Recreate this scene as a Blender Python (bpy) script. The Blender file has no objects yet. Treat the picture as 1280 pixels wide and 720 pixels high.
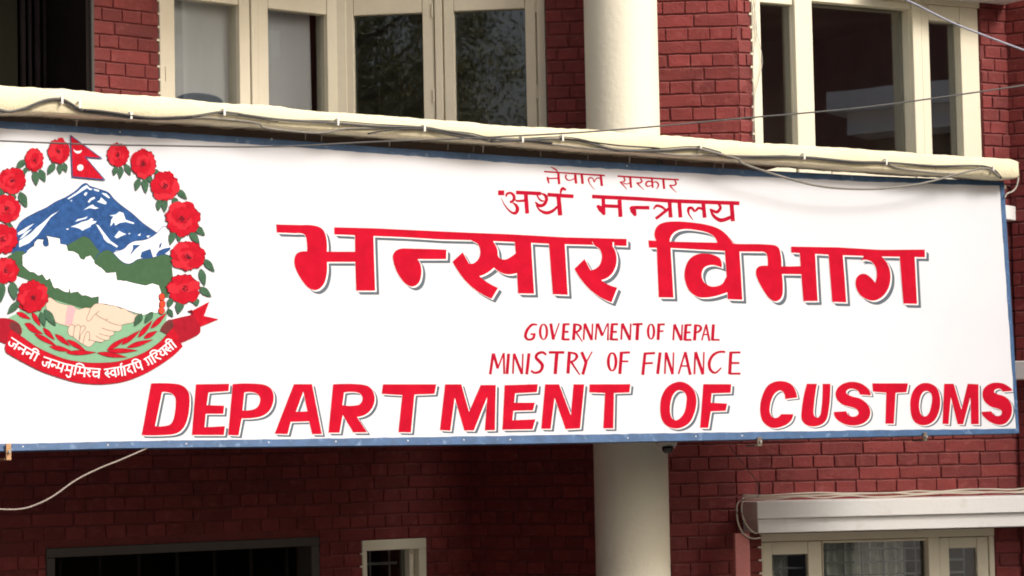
import bpy, bmesh, math, random
from mathutils import Vector, Matrix
from mathutils.geometry import tessellate_polygon
random.seed(7)
R = math.radians
S = bpy.context.scene
COL = S.collection
# ------------------------------------------------------------------ camera
FPX = 3200.0                      # focal length in photo pixels (1280 wide)
CAM = Vector((0.0, 0.0, 2.6))
PITCH = math.atan(210 / FPX); ROLL = 0.020
Fw = Vector((0, math.cos(PITCH), math.sin(PITCH)))
R0 = Vector((1, 0, 0)); U0 = Vector((0, -math.sin(PITCH), math.cos(PITCH)))
Rt = R0 * math.cos(ROLL) - U0 * math.sin(ROLL)
Up = U0 * math.cos(ROLL) + R0 * math.sin(ROLL)
cd = bpy.data.cameras.new('camera'); cam = bpy.data.objects.new('camera', cd); COL.objects.link(cam)
m = Matrix((Rt, Up, -Fw)).transposed().to_4x4(); m.translation = CAM
cam.matrix_world = m
cd.sensor_width = 36; cd.lens = 36 * FPX / 1280; cd.clip_start = 0.1; cd.clip_end = 2000
S.camera = cam
# ------------------------------------------------------------------ light
SUN_EL, SUN_AZ = R(38), R(127)
w = bpy.data.worlds.new('World'); S.world = w; w.use_nodes = True
nt = w.node_tree; bg = nt.nodes['Background']
sky = nt.nodes.new('ShaderNodeTexSky'); sky.sky_type = 'NISHITA'; sky.sun_disc = False
sky.sun_elevation = SUN_EL; sky.sun_rotation = SUN_AZ
sky.air_density = 1.0; sky.dust_density = 8.0; sky.ozone_density = 1.0
nt.links.new(sky.outputs[0], bg.inputs[0]); bg.inputs[1].default_value = 0.135
sl = bpy.data.lights.new('sun', 'SUN'); so = bpy.data.objects.new('sun', sl); COL.objects.link(so)
sl.energy = 1.8; sl.angle = R(18); sl.color = (1, 0.985, 0.955)
sd = Vector((math.sin(SUN_AZ) * math.cos(SUN_EL), math.cos(SUN_AZ) * math.cos(SUN_EL), math.sin(SUN_EL)))
so.rotation_euler = sd.to_track_quat('Z', 'Y').to_euler(); so.location = (0, -5, 12)
S.view_settings.view_transform = 'Standard'; S.view_settings.look = 'None'
S.cycles.filter_width = 1.9
S.view_settings.exposure = 0.30; S.view_settings.gamma = 1

# ------------------------------------------------------------------ helpers
def ray(x, y):
    d = Fw + Rt * ((x - 640) / FPX) + Up * ((360 - y) / FPX)
    return d / d.y
def at(x, y, Y): return CAM + ray(x, y) * Y
class VPlane:
    """vertical plane through two plan points, each given as the line of sight (x, y) and its distance"""
    def __init__(s, a, b):
        A = at(*a); B = at(*b); s.A = Vector((A.x, A.y, 0)); B = Vector((B.x, B.y, 0))
        s.t = (B - s.A).normalized(); s.n = Vector((s.t.y, -s.t.x, 0)); s.L = (B - s.A).length
        s.ang = math.atan2(s.t.y, s.t.x)
    def hit(s, x, y, off=0.0):
        r = ray(x, y); k = (s.A + s.n * off - CAM).dot(s.n) / r.dot(s.n); return CAM + r * k
    def uz(s, x, y):
        p = s.hit(x, y); return (p - s.A).dot(s.t), p.z
    def u(s, x, y): return s.uz(x, y)[0]
    def z(s, x, y): return s.uz(x, y)[1]
    def w(s, u, z, d=0.0): return s.A + s.t * u + s.n * d + Vector((0, 0, z))
WP = {}
def wpos(o): return WP.get(o.name, Vector((0, 0, 0))) if o else Vector((0, 0, 0))
def put(o, parent, loc):
    COL.objects.link(o); loc = Vector(loc)
    if parent: o.parent = parent; o.location = loc - wpos(parent)
    else: o.location = loc
    WP[o.name] = loc
def tag(o, label=None, cat=None, group=None, kind=None):
    if label: o['label'] = label
    if cat: o['category'] = cat
    if group: o['group'] = group
    if kind: o['kind'] = kind
    return o
def empty(name, loc, label, cat, group=None):
    o = bpy.data.objects.new(name, None); put(o, None, loc); o.empty_display_size = .2
    return tag(o, label, cat, group)
class G:
    def __init__(s): s.v = []; s.f = []; s.m = []
    def add(s, vs, fs, mi=0):
        b = len(s.v); s.v += [Vector(p) for p in vs]; s.f += [tuple(b + i for i in f) for f in fs]; s.m += [mi] * len(fs); return s
    def pbox(s, P, u0, u1, z0, z1, d0, d1, mi=0):
        vs = [P.w(u, z, d) for d in (d0, d1) for z in (z0, z1) for u in (u0, u1)]
        return s.add(vs, [(0, 2, 3, 1), (4, 5, 7, 6), (0, 1, 5, 4), (2, 6, 7, 3), (0, 4, 6, 2), (1, 3, 7, 5)], mi)
    def box(s, lo, hi, mi=0):
        vs = [(x, y, z) for z in (lo[2], hi[2]) for y in (lo[1], hi[1]) for x in (lo[0], hi[0])]
        return s.add(vs, [(0, 2, 3, 1), (4, 5, 7, 6), (0, 1, 5, 4), (2, 6, 7, 3), (0, 4, 6, 2), (1, 3, 7, 5)], mi)
    def tube(s, pts, r, n=6, mi=0):
        pts = [Vector(p) for p in pts]; rs = r if isinstance(r, (list, tuple)) else [r] * len(pts)
        vs = []
        for i, p in enumerate(pts):
            a = pts[max(i - 1, 0)]; b = pts[min(i + 1, len(pts) - 1)]; t = (b - a).normalized()
            h = Vector((0, 0, 1)) if abs(t.z) < .9 else Vector((0, 1, 0))
            x = t.cross(h).normalized(); y = x.cross(t)
            vs += [p + (x * math.cos(2 * math.pi * k / n) + y * math.sin(2 * math.pi * k / n)) * rs[i] for k in range(n)]
        fs = [(i * n + k, i * n + (k + 1) % n, (i + 1) * n + (k + 1) % n, (i + 1) * n + k) for i in range(len(pts) - 1) for k in range(n)]
        fs += [tuple(range(n))[::-1], tuple((len(pts) - 1) * n + k for k in range(n))]
        return s.add(vs, fs, mi)
    def lathe(s, c, prof, n=24, mi=0, a0=0, a1=2 * math.pi):
        full = abs(a1 - a0 - 2 * math.pi) < 1e-6; N = n if full else n + 1
        vs = [Vector((c[0] + r * math.cos(a0 + (a1 - a0) * k / n), c[1] + r * math.sin(a0 + (a1 - a0) * k / n), z)) for r, z in prof for k in range(N)]
        fs = [(i * N + k, i * N + (k + 1) % N, (i + 1) * N + (k + 1) % N, (i + 1) * N + k) for i in range(len(prof) - 1) for k in range(n)]
        return s.add(vs, fs, mi)
    def build(s, name, mats, parent=None, label=None, smooth=False, bevel=0, origin=None, uvfix=None):
        mats = mats if isinstance(mats, (list, tuple)) else [mats]
        xs = [v.x for v in s.v]; ys = [v.y for v in s.v]; zs = [v.z for v in s.v]
        o_ = Vector(((min(xs) + max(xs)) / 2, (min(ys) + max(ys)) / 2, min(zs))) if origin is None else Vector(origin)
        me = bpy.data.meshes.new(name); me.from_pydata([v - o_ for v in s.v], [], s.f)
        for mt in mats: me.materials.append(mt)
        me.polygons.foreach_set('material_index', s.m)
        if bevel:
            bm = bmesh.new(); bm.from_mesh(me); bmesh.ops.remove_doubles(bm, verts=bm.verts, dist=1e-6)
            bmesh.ops.bevel(bm, geom=list(bm.edges), offset=bevel, segments=1, affect='EDGES'); bm.to_mesh(me); bm.free()
        if smooth: me.polygons.foreach_set('use_smooth', [True] * len(me.polygons))
        me.update()
        o = bpy.data.objects.new(name, me); put(o, parent, o_)
        if label: o['label'] = label
        return o

# ------------------------------------------------------------------ materials
MATS = {}
def mat(name, col, rough=.6, var=.08, scale=8, bump=0.0, bscale=60, spec=.4, stain=None, metal=0, coat=0, scale2=None, dust=None):
    if name in MATS: return MATS[name]
    mt = bpy.data.materials.new(name); mt.use_nodes = True; n = mt.node_tree; b = n.nodes['Principled BSDF']
    L = n.links.new
    geo = n.nodes.new('ShaderNodeNewGeometry'); nz = n.nodes.new('ShaderNodeTexNoise'); L(geo.outputs['Position'], nz.inputs['Vector'])
    nz.inputs['Scale'].default_value = scale; nz.inputs['Detail'].default_value = 8; nz.inputs['Roughness'].default_value = .65
    mr = n.nodes.new('ShaderNodeMapRange'); L(nz.outputs['Fac'], mr.inputs['Value'])
    mr.inputs['From Min'].default_value = .3; mr.inputs['From Max'].default_value = .7
    mr.inputs['To Min'].default_value = 1 - var; mr.inputs['To Max'].default_value = 1 + var
    hs = n.nodes.new('ShaderNodeHueSaturation'); hs.inputs['Color'].default_value = (*col, 1); L(mr.outputs[0], hs.inputs['Value'])
    out = hs.outputs[0]
    if stain:   # (colour, amount, scale, threshold)
        sc, amt, ss, th = stain
        n2 = n.nodes.new('ShaderNodeTexNoise'); L(geo.outputs['Position'], n2.inputs['Vector']); n2.inputs['Scale'].default_value = ss; n2.inputs['Detail'].default_value = 6
        r2 = n.nodes.new('ShaderNodeMapRange'); L(n2.outputs['Fac'], r2.inputs['Value']); r2.inputs['From Min'].default_value = th; r2.inputs['From Max'].default_value = th + .14
        r2.inputs['To Max'].default_value = amt
        mx = n.nodes.new('ShaderNodeMix'); mx.data_type = 'RGBA'; L(r2.outputs[0], mx.inputs['Factor']); L(out, mx.inputs['A']); mx.inputs['B'].default_value = (*sc, 1)
        out = mx.outputs['Result']
    if dust:    # dust lying on upward faces
        sp = n.nodes.new('ShaderNodeSeparateXYZ'); L(geo.outputs['Normal'], sp.inputs[0])
        r3 = n.nodes.new('ShaderNodeMapRange'); L(sp.outputs['Z'], r3.inputs['Value']); r3.inputs['From Min'].default_value = .25; r3.inputs['From Max'].default_value = .9; r3.inputs['To Max'].default_value = .65
        m3 = n.nodes.new('ShaderNodeMix'); m3.data_type = 'RGBA'; L(r3.outputs[0], m3.inputs['Factor']); L(out, m3.inputs['A']); m3.inputs['B'].default_value = (*dust, 1)
        out = m3.outputs['Result']
    oi = n.nodes.new('ShaderNodeObjectInfo')
    L(out, b.inputs['Base Color'])
    b.inputs['Roughness'].default_value = rough; b.inputs['Specular IOR Level'].default_value = spec; b.inputs['Metallic'].default_value = metal
    if bump:
        n4 = n.nodes.new('ShaderNodeTexNoise'); L(geo.outputs['Position'], n4.inputs['Vector']); n4.inputs['Scale'].default_value = bscale; n4.inputs['Detail'].default_value = 6
        bp = n.nodes.new('ShaderNodeBump'); bp.inputs['Strength'].default_value = bump; bp.inputs['Distance'].default_value = .01
        L(n4.outputs['Fac'], bp.inputs['Height']); L(bp.outputs[0], b.inputs['Normal'])
    MATS[name] = mt; return mt
def brick_mat():
    mt = mat('painted_brick', (.180, .029, .028), .6, .16, 9, .30, 70, .3, stain=((.28, .075, .07), .45, 22, .56), dust=(.34, .16, .15))
    n = mt.node_tree; L = n.links.new     # each brick a little lighter or darker
    hs = next(x for x in n.nodes if x.type == 'HUE_SAT'); mr = next(l.from_node for l in n.links if l.to_socket == hs.inputs['Value'])
    oi = next(x for x in n.nodes if x.type == 'OBJECT_INFO')
    r = n.nodes.new('ShaderNodeMapRange'); L(oi.outputs['Random'], r.inputs['Value']); r.inputs['To Min'].default_value = .80; r.inputs['To Max'].default_value = 1.22
    mu = n.nodes.new('ShaderNodeMath'); mu.operation = 'MULTIPLY'; L(mr.outputs[0], mu.inputs[0]); L(r.outputs[0], mu.inputs[1]); L(mu.outputs[0], hs.inputs['Value'])
    return mt
def glass_mat(name='window_glass', refl=2.4, tint=(.93, .95, .95)):
    mt = bpy.data.materials.new(name); mt.use_nodes = True; n = mt.node_tree; n.nodes.clear(); L = n.links.new
    out = n.nodes.new('ShaderNodeOutputMaterial'); mx = n.nodes.new('ShaderNodeMixShader'); tr = n.nodes.new('ShaderNodeBsdfTransparent'); gl = n.nodes.new('ShaderNodeBsdfGlossy')
    fr = n.nodes.new('ShaderNodeFresnel'); fr.inputs['IOR'].default_value = 1.5
    mm = n.nodes.new('ShaderNodeMath'); mm.operation = 'MULTIPLY'; mm.inputs[1].default_value = refl; mm.use_clamp = True
    tr.inputs[0].default_value = (*tint, 1); gl.inputs['Roughness'].default_value = .015
    geo = n.nodes.new('ShaderNodeNewGeometry'); nz = n.nodes.new('ShaderNodeTexNoise'); nz.inputs['Scale'].default_value = 3.5; nz.inputs['Detail'].default_value = 1
    bp = n.nodes.new('ShaderNodeBump'); bp.inputs['Strength'].default_value = .02; bp.inputs['Distance'].default_value = .01
    L(geo.outputs['Position'], nz.inputs['Vector']); L(nz.outputs['Fac'], bp.inputs['Height']); L(bp.outputs[0], gl.inputs['Normal'])
    L(fr.outputs[0], mm.inputs[0]); L(mm.outputs[0], mx.inputs[0]); L(tr.outputs[0], mx.inputs[1]); L(gl.outputs[0], mx.inputs[2]); L(mx.outputs[0], out.inputs[0])
    return mt
BRICK = brick_mat()
MORTAR = mat('painted_mortar', (.165, .032, .031), .75, .15, 20, .5, 90)
CREAM = mat('cream_paint', (.76, .72, .57), .5, .03, 5, .10, 120, stain=((.52, .47, .34), .5, 14, .66))
PLASTER = mat('cream_plaster', (.78, .71, .50), .8, .05, 7, .35, 90, stain=((.40, .35, .24), .65, 26, .66))
COLP = mat('column_paint', (.80, .765, .63), .65, .025, 2.5, .22, 35, stain=((.68, .64, .50), .4, 7, .62))
WOODC = mat('cream_window_paint', (.73, .68, .545), .45, .04, 6, .10, 90, stain=((.45, .41, .30), .4, 30, .68))
WHITEP = mat('white_hood_paint', (.84, .845, .84), .55, .03, 6, .15, 60, stain=((.58, .56, .50), .45, 8, .62))
GREYSOF = mat('grey_cement', (.22, .20, .16), .85, .2, 10, .6, 50)
DARKGAP = mat('dark_gap_brown', (.045, .028, .018), .95, .4, 30, .8, 70)  # dark brown on the ragged step behind the plaster lip
SIGNW = mat('sign_white', (.605, .62, .665), .7, .03, 1.3, .05, 3.5, spec=.12, stain=((.565, .585, .64), .5, 2.4, .55))
BLUE = mat('sign_blue', (.035, .095, .215), .5, .25, 16, .15, 60, stain=((.16, .26, .42), .7, 28, .60))
RED = mat('sign_red', (.43, .0055, .022), .8, .13, 14, .05, 60, spec=.04)
CRIM = mat('sign_crimson', (.36, .006, .026), .8, .2, 40, 0, spec=.04)
GREY = mat('sign_grey', (.085, .11, .135), .7, .08, 14, spec=.2)
WOUT = mat('sign_outline', (.76, .71, .74), .5, .02, 10)
DARKIN = mat('dark_interior', (.26, .20, .165), .9, .2, 3)
BLACK = mat('near_black', (.016, .013, .012), .9, .2, 5, spec=.08)  # own colour of bars and pole; shade painted into rooms and doorway reveal
DOORG = mat('dark_door_paint', (.075, .068, .062), .6, .1, 5)
GLASS = glass_mat()
STEEL = mat('bar_steel', (.33, .34, .33), .5, .1, 10, metal=0)
WIRE = mat('cable_grey', (.10, .10, .095), .55, .2, 30)
WIREL = mat('cable_light', (.42, .40, .36), .55, .15, 30)
WIRE2 = mat('cable_mid', (.20, .19, .165), .55, .2, 30)
WIREB = mat('cable_dark', (.035, .033, .032), .5, .2, 30)
CLIP = mat('clip_white', (.8, .78, .72), .5, .02, 10)

# ------------------------------------------------------------------ the ground
ground = G().add([(-400, -400, 0), (400, -400, 0), (400, 400, 0), (-400, 400, 0)], [(0, 1, 2, 3)]).build('ground', mat('ground_asphalt', (.12, .112, .10), .9, .2, .8, .4, 20, stain=((.11, .10, .09), .7, .5, .5)))
tag(ground, kind='structure')

# ------------------------------------------------------------------ planes of the zigzag front
W1 = VPlane((113, 60, 12.4), (425, 60, 13.34))
W2 = VPlane((426, 60, 13.34), (683, 60, 13.2))
U2 = VPlane((683, 60, 13.15), (800, 60, 13.10))
U3 = VPlane((790, 60, 12.60), (922, 60, 12.57))
WB = VPlane((922, 60, 12.57), (1258, 60, 13.42))
U5 = VPlane((1258, 60, 13.42), (1360, 60, 13.15))
L2 = VPlane((590, 640, 13.85), (800, 640, 13.2))
L3 = VPlane((800, 640, 12.9), (950, 640, 13.2))
L4 = VPlane((950, 640, 13.2), (1273, 640, 13.44))
# the sign plane leans back a little at its top
s0, s1, s2 = at(0, 564, 9.40), at(1273, 541, 12.12), at(0, 151, 9.62)
SN = (s1 - s0).cross(s2 - s0).normalized()
if SN.y > 0: SN = -SN
def sg(x, y, off=0.0):
    r = ray(x, y); k = (s0 + SN * (off * .4) - CAM).dot(SN) / r.dot(SN); return CAM + r * k
stl, stR = sg(0, 155), sg(1254, 226)
dv = Vector((stR.x - stl.x, stR.y - stl.y, 0)).normalized(); nn = Vector((dv.y, -dv.x, 0))
class _L(VPlane):
    def __init__(s, A, B):
        s.A = Vector((A.x, A.y, 0)); s.t = (Vector((B.x, B.y, 0)) - s.A).normalized(); s.n = Vector((s.t.y, -s.t.x, 0)); s.L = (Vector((B.x, B.y, 0)) - s.A).length; s.ang = math.atan2(s.t.y, s.t.x)
LEDGE = _L(stl + nn * .11, stR + nn * .11)

# ------------------------------------------------------------------ the building
B = empty('office_building', (0.3, 12.8, 0), 'red painted brick government office with cream windows and a zigzag front', 'building')
Zs0 = LEDGE.z(0, 141); Zs1 = LEDGE.z(0, 106)          # slab underside and top
SLB, SLT = Zs0 + .03, min(LEDGE.z(x, y) for x, y in ((0, 105.5), (320, 130.5), (620, 154.8), (920, 175.5), (1090, 187), (1226, 196))) - .012
print('SLAB', SLB, SLT, [round(LEDGE.z(x, y), 3) for x, y in ((0, 105.5), (620, 154.8), (1226, 196))])
CRS = .0665; PH = U3.z(870, 51) % CRS
# brick meshes shared between alike pieces
def brick_mesh(L, seed):
    rnd = random.Random(seed); H = CRS - .0105; D = .05; bev = .0027
    nu = 5 if L > .15 else 3
    us = [-L / 2 + L * i / (nu - 1) for i in range(nu)]
    H += .002; ring = [(u, 0) for u in us] + [(L / 2, H / 2)] + [(u, H) for u in reversed(us)] + [(-L / 2, H / 2)]
    j = lambda a: rnd.uniform(-a, a)
    jit = [(j(.0016), j(.0022)) for _ in ring]
    tilt = j(.002); v = []; N = len(ring)
    for (u, z), (a, b) in zip(ring, jit): v.append((u + a, 0.0, z + b))                                    # back ring
    for (u, z), (a, b) in zip(ring, jit): v.append((u + a, -(D - bev) , z + b))                            # side ring
    for (u, z), (a, b) in zip(ring, jit):
        cu = u - math.copysign(bev, u) if abs(abs(u) - L / 2) < 1e-6 else u
        cz = z + (bev if z == 0 else (-bev if z == H else 0)); v.append((cu + a, -D + j(.001) - tilt * u / L, cz + b))
    f = []
    for k in (0, 1):
        for i in range(N): f.append((k * N + i, k * N + (i + 1) % N, (k + 1) * N + (i + 1) % N, (k + 1) * N + i))
    f.append(tuple(2 * N + i for i in range(N)))
    me = bpy.data.meshes.new('brick'); me.from_pydata(v, [], f); me.materials.append(BRICK); me.update(); return me
LS, LH = .2150, .1040
STR = [brick_mesh(LS, i) for i in range(9)]; HEA = [brick_mesh(LH, 50 + i) for i in range(9)]
NB = [0]
def cut(a, b, holes):
    seg = [(a, b)]
    for h0, h1 in holes:
        ns = []
        for p, q in seg:
            if h1 <= p or h0 >= q: ns.append((p, q)); continue
            if h0 - p > .03: ns.append((p, h0))
            if q - h1 > .03: ns.append((h1, q))
        seg = ns
    return seg
def wall(P, u0, u1, z0, z1, bz0, bz1, holes=(), name='wall', label=None, seed=0, bu=None):
    """backing of painted mortar with openings, plus its bricks as sub-parts between bz0 and bz1"""
    us = sorted({u0, u1, *[x for h in holes for x in h[:2] if u0 < x < u1]}); zs = sorted({z0, z1, *[x for h in holes for x in h[2:] if z0 < x < z1]})
    g = G()
    for a, b in zip(us, us[1:]):
        run = None
        for c, d in zip(zs, zs[1:]):
            cu, cz = (a + b) / 2, (c + d) / 2
            if any(h[0] < cu < h[1] and h[2] < cz < h[3] for h in holes): continue
            g.pbox(P, a, b, c, d, -.20, 0)
    wo = g.build(name, MORTAR, B, label)
    rnd = random.Random(seed); k0 = int(math.floor((bz0 - PH) / CRS)); k1 = int(math.ceil((bz1 - PH) / CRS))
    bu0, bu1 = bu or (u0, u1)
    for k in range(k0, k1):
        zb = PH + k * CRS + .0045; zt = zb + CRS - .0095
        if zt > z1 - .002 or zb < z0: continue
        st = k % 2 == 0; pitch = (LS if st else LH) + .0070; L0 = pitch - .0070
        hs = [(h[0] - .004, h[1] + .004) for h in holes if zb < h[3] - .015 and zt > h[2] + .015]
        u = -3.0 + (.055 if not st else 0) + rnd.uniform(-.018, .018)
        while u < bu1:
            for a, b in cut(max(u, bu0), min(u + L0, bu1), hs):
                if b - a < .022: continue
                base = STR if st else HEA
                if b - a < LH * 1.2 and st: base = HEA; Lb = LH
                else: Lb = L0
                o = bpy.data.objects.new('brick', rnd.choice(base))
                put(o, wo, P.w((a + b) / 2, zb, -.0425 + rnd.uniform(-.0012, .0016)))
                o.rotation_euler = (rnd.uniform(-.012, .012), rnd.uniform(-.006, .006), P.ang + rnd.uniform(-.008, .008))
                o.scale = ((b - a) / Lb, 1, 1)
                NB[0] += 1
            u += pitch + rnd.uniform(-.004, .004)
    return wo
def topz(P, x, y): return P.z(x, y)
ZT = 5.32       # window heads of the upper floor
TOP = 6.4
def px_u(P, x, y): return P.u(x, y)

# ---- windows
def window(P, yref, x0, x1, ztop, zbot, posts, panes, name='window', label=None, wmat=None, thick=.07):
    """posts: (xa, xb, proud); panes: (xa, xb, ztop, depth)"""
    wm = wmat or WOODC
    ua, ub = P.u(x0, yref), P.u(x1, yref)
    pu = [(P.u(a, yref), P.u(b, yref), zt, d) for a, b, zt, d in panes]
    g = G(); g.pbox(P, ua, ub, ztop - .03, ztop, -thick, .006)
    f = g.build(name, wm, B, label)
    # recessed backing frame between the panes
    cur = ua
    for a, b in [(q[0], q[1]) for q in pu] + [(ub, ub)]:
        if a - cur > .004: G().pbox(P, cur, a, zbot + .001, ztop - .0305, -.10, -.022).build('frame_backing', wm, f)
        cur = b
    for a, b, pr in posts:
        g = G(); g.pbox(P, P.u(a, yref) + .0022, P.u(b, yref) - .0022, zbot, ztop - .031, -.060, pr); g.build('frame_post' if pr > .004 else 'sash_stile', wm, f, bevel=.0022)
    for a, b, zt, d in pu:
        g = G(); g.pbox(P, a + .0005, b - .0005, zt, ztop - .0315, -.058, -.002); g.build('top_rail', wm, f, bevel=.002)
        g = G(); g.pbox(P, a + .0005, b - .0005, zbot + .002, zbot + .09, -.058, -.002); g.build('bottom_rail', wm, f, bevel=.002)
        g = G(); g.pbox(P, a - .004, b + .004, zbot + .085, zt + .004, d - .004, d); g.build('pane', GLASS, f)
    return f
def room(P, ua, ub, z0, z1, depth, mt=DARKIN):
    g = G(); v = [P.w(u, z, d) for d in (-.205, -depth) for z in (z0, z1) for u in (ua, ub)]
    g.add(v, [(4, 5, 7, 6), (0, 1, 5, 4), (2, 6, 7, 3), (0, 4, 6, 2), (1, 3, 7, 5)])
    return g.build('interior', mt, B)
# left oblique face: brick pier + window
a0, a1, a2 = W1.u(-60, 60), W1.u(113.5, 60), W1.u(198, 60); a3 = W1.u(425, 60)
zg = W1.z(299, 6)
holeD = (a0 + .02, a1, SLT - .02, ZT)
holeW = (a2, a3 + .02, SLT - .02, ZT)
wall(W1, a0 - .3, a3 + .02, SLT, TOP, SLT, 5.15, [holeD, holeW], seed=1, label='upper left wall with a brick pier between opening and window')
window(W1, 60, 198, 426, ZT, SLT + .001,
       [(198, 205, .012), (205, 219, 0), (299, 313, 0), (313, 322, .010), (322, 336, 0), (409, 424.5, 0)],
       [(219, 299, zg, -.03), (336, 409, zg, -.03)], label='left pair of casements with pale grey drawn blind')
for xx, zz in ((317.5, 4.75), (317.5, 4.3), (206, 4.5)):
    g = G(); g.tube([W1.w(W1.u(xx, 60), zz, .008), W1.w(W1.u(xx, 60), zz + .07, .008)], .0048, 8); g.build('hinge', WOODC, bpy.data.objects['window'])
room(W1, a2, a3 + .019, SLT, ZT, .9)
# the blind and the rounded object behind the glass
cg = G(); N = 60
ca, cb = W1.u(203, 60), W1.u(404, 60)
vs = []
for i in range(N + 1):
    u = ca + (cb - ca) * i / N; dd = -.104 + .002 * math.sin(i * .9) + .0015 * math.sin(i * 2.3)
    vs += [W1.w(u, SLT + .02, dd), W1.w(u - (.0 if i < N else .03), ZT - .05, dd)]
cg.add(vs, [(2 * i, 2 * i + 2, 2 * i + 3, 2 * i + 1) for i in range(N)])
cu = cg.build('window_blind', mat('blind_grey', (.68, .68, .71), .9, .04, 2), None, smooth=True)
tag(cu, 'plain grey blind drawn across the upper left casement window', 'blind')
hg = G(); hx, hy = W1.u(232, 126), W1.u(288, 126); hz0, hz1 = W1.z(260, 160), W1.z(260, 114.5)
pr = []
for i in range(17):
    t = i / 16; pr.append((hx + (hy - hx) * (0.5 - .5 * math.cos(math.pi * t)), hz0 + .12 + (hz1 - hz0 - .12) * math.sin(math.pi * t) ** .5))
vv = []
for d in (-.098, -.062, -.045, -.062):
    k = {-.098: 1, -.062: 1, -.045: .86}[d]
    mu, mz = (hx + hy) / 2, hz0 + .12
    vv += [W1.w(mu + (u - mu) * k, mz + (z - mz) * k, d) for u, z in pr]
vv = vv[:51]
hg.add(vv, [(r_ * 17 + i, r_ * 17 + i + 1, (r_ + 1) * 17 + i + 1, (r_ + 1) * 17 + i) for r_ in range(2) for i in range(16)])
hg.add(vv[34:51], [tuple(range(17))])
hg.pbox(W1, (hx + hy) / 2 - .02, (hx + hy) / 2 + .02, SLT, hz0 + .14, -.095, -.075)
tag(hg.build('rounded_object', mat('slate_blue', (.08, .12, .19), .35, .08, 8, spec=.6), None, smooth=False), 'rounded slate blue object just behind the far left casement glass', 'chair')

# left dark opening with a grey metal edge
g = G(); g.pbox(W1, W1.u(112.2, 60), W1.u(117, 60) - .004, SLT, ZT, -.05, .018)
dw = g.build('doorway', DOORG, B, 'dark open doorway at the upper left corner', bevel=.003)
g = G(); g.pbox(W1, W1.u(112.2, 60) - .02, W1.u(112.2, 60) - .0005, SLT, ZT, -.6, .0); g.build('jamb', BLACK, dw)
g = G(); g.pbox(W1, a0 - .25, W1.u(57, 60), SLT, ZT, -.32, -.28); g.build('door_leaf', mat('olive_dark', (.010, .010, .006), .9, .1, 3, spec=.08), dw, bevel=.003)
for xx in (64, 73, 82, 91.5, 101):
    g = G(); g.tube([W1.w(W1.u(xx, 60), SLT, -.36), W1.w(W1.u(xx, 60), ZT, -.36)], .016 if xx in (73, 91.5) else .011, 8)
    g.build('curtain_fold', mat('dark_curtain', (.012, .009, .010), .9, .2, 10, spec=.08), dw, smooth=True)
room(W1, a0, a1 + .04, SLT, ZT, 1.4, BLACK)

# second window, facing the street
zg2 = W2.z(528, 15.5)
wall(W2, 0, W2.L + .04, ZT, TOP, 9, 9, name='wall', seed=2)
window(W2, 80, 427, 683.5, ZT, SLT + .001,
       [(429, 442.5, 0), (528.5, 543.5, 0), (544, 554, .010), (555, 568.5, 0), (657, 670.5, 0), (672, 683, .012)],
       [(442.5, 528.5, zg2, -.03), (568.5, 657, zg2, -.03)], label='middle pair of casements mirroring the trees across the street')
for zz in (4.9, 4.45):
    for xx in (541.5, 671):
        g = G(); g.tube([W2.w(W2.u(xx, 80), zz, .004), W2.w(W2.u(xx, 80), zz + .07, .004)], .005, 8); g.build('hinge', WOODC, bpy.data.objects[[o.name for o in B.children if o.name.startswith('window')][-1]])
room(W2, 0, W2.L, SLT, ZT, 1.1, mat('leaf_reflection_room', (.17, .155, .105), .9, .2, 3))  # olive of the mirrored trees is tinted into this room
g = G(); cp = W2.w(0, 0, 0); g.box((cp.x - .035, cp.y - .012, SLT), (cp.x + .03, cp.y + .22, ZT)); g.build('corner_post', WOODC, B, bevel=.003)

# frontal piers either side of the column
wall(U2, 0, U2.L, SLT, TOP, SLT, 5.15, seed=3, label='narrow brick pier between the middle window and the column')
wall(U3, 0, U3.L, SLT, TOP, SLT, 5.15, seed=4, label='brick pier right of the column')
# right oblique face
b0, b1, b2, b3 = 0, WB.u(940, 100), WB.u(1226, 100), WB.L
holeB = (b1, b2, SLT - .02, ZT - .10)
zB = WB.z(1202, 28.5)
ZTB = WB.z(1140, -4)
holeB = (b1, b2, SLT - .02, ZTB)
wall(WB, b0, b3, SLT, TOP, SLT, 5.2, [holeB], seed=5, label='right oblique upper wall around the big window')
window(WB, 100, 940, 1226, ZTB, SLT + .001,
       [(940, 951.5, .010), (993.5, 1016, .012), (1141, 1152.5, .010), (1153, 1163.5, .0), (1202, 1225, .0)],
       [(951.5, 993.5, WB.z(993, 6), -.035), (1016, 1141, WB.z(1130, 11), -.075), (1163.5, 1202, zB, -.05)], wmat=CREAM, label='right window with a wide fixed pane between two narrow ones')
room(WB, b1, b2, SLT, ZTB, 1.5, mat('brown_room', (.50, .40, .32), .9, .25, 2))
g = G(); g.pbox(WB, WB.u(1085, 0), b3 - .01, WB.z(1222, 3.5), WB.z(1222, 3.5) + .1, .0, .22)
g.build('window_hood', WHITEP, B, 'white hood over the upper right window', bevel=.004)
wall(U5, 0, U5.L, 0, TOP, 1.9, 5.2, seed=6, label='brick wall right of the oblique face')

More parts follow.
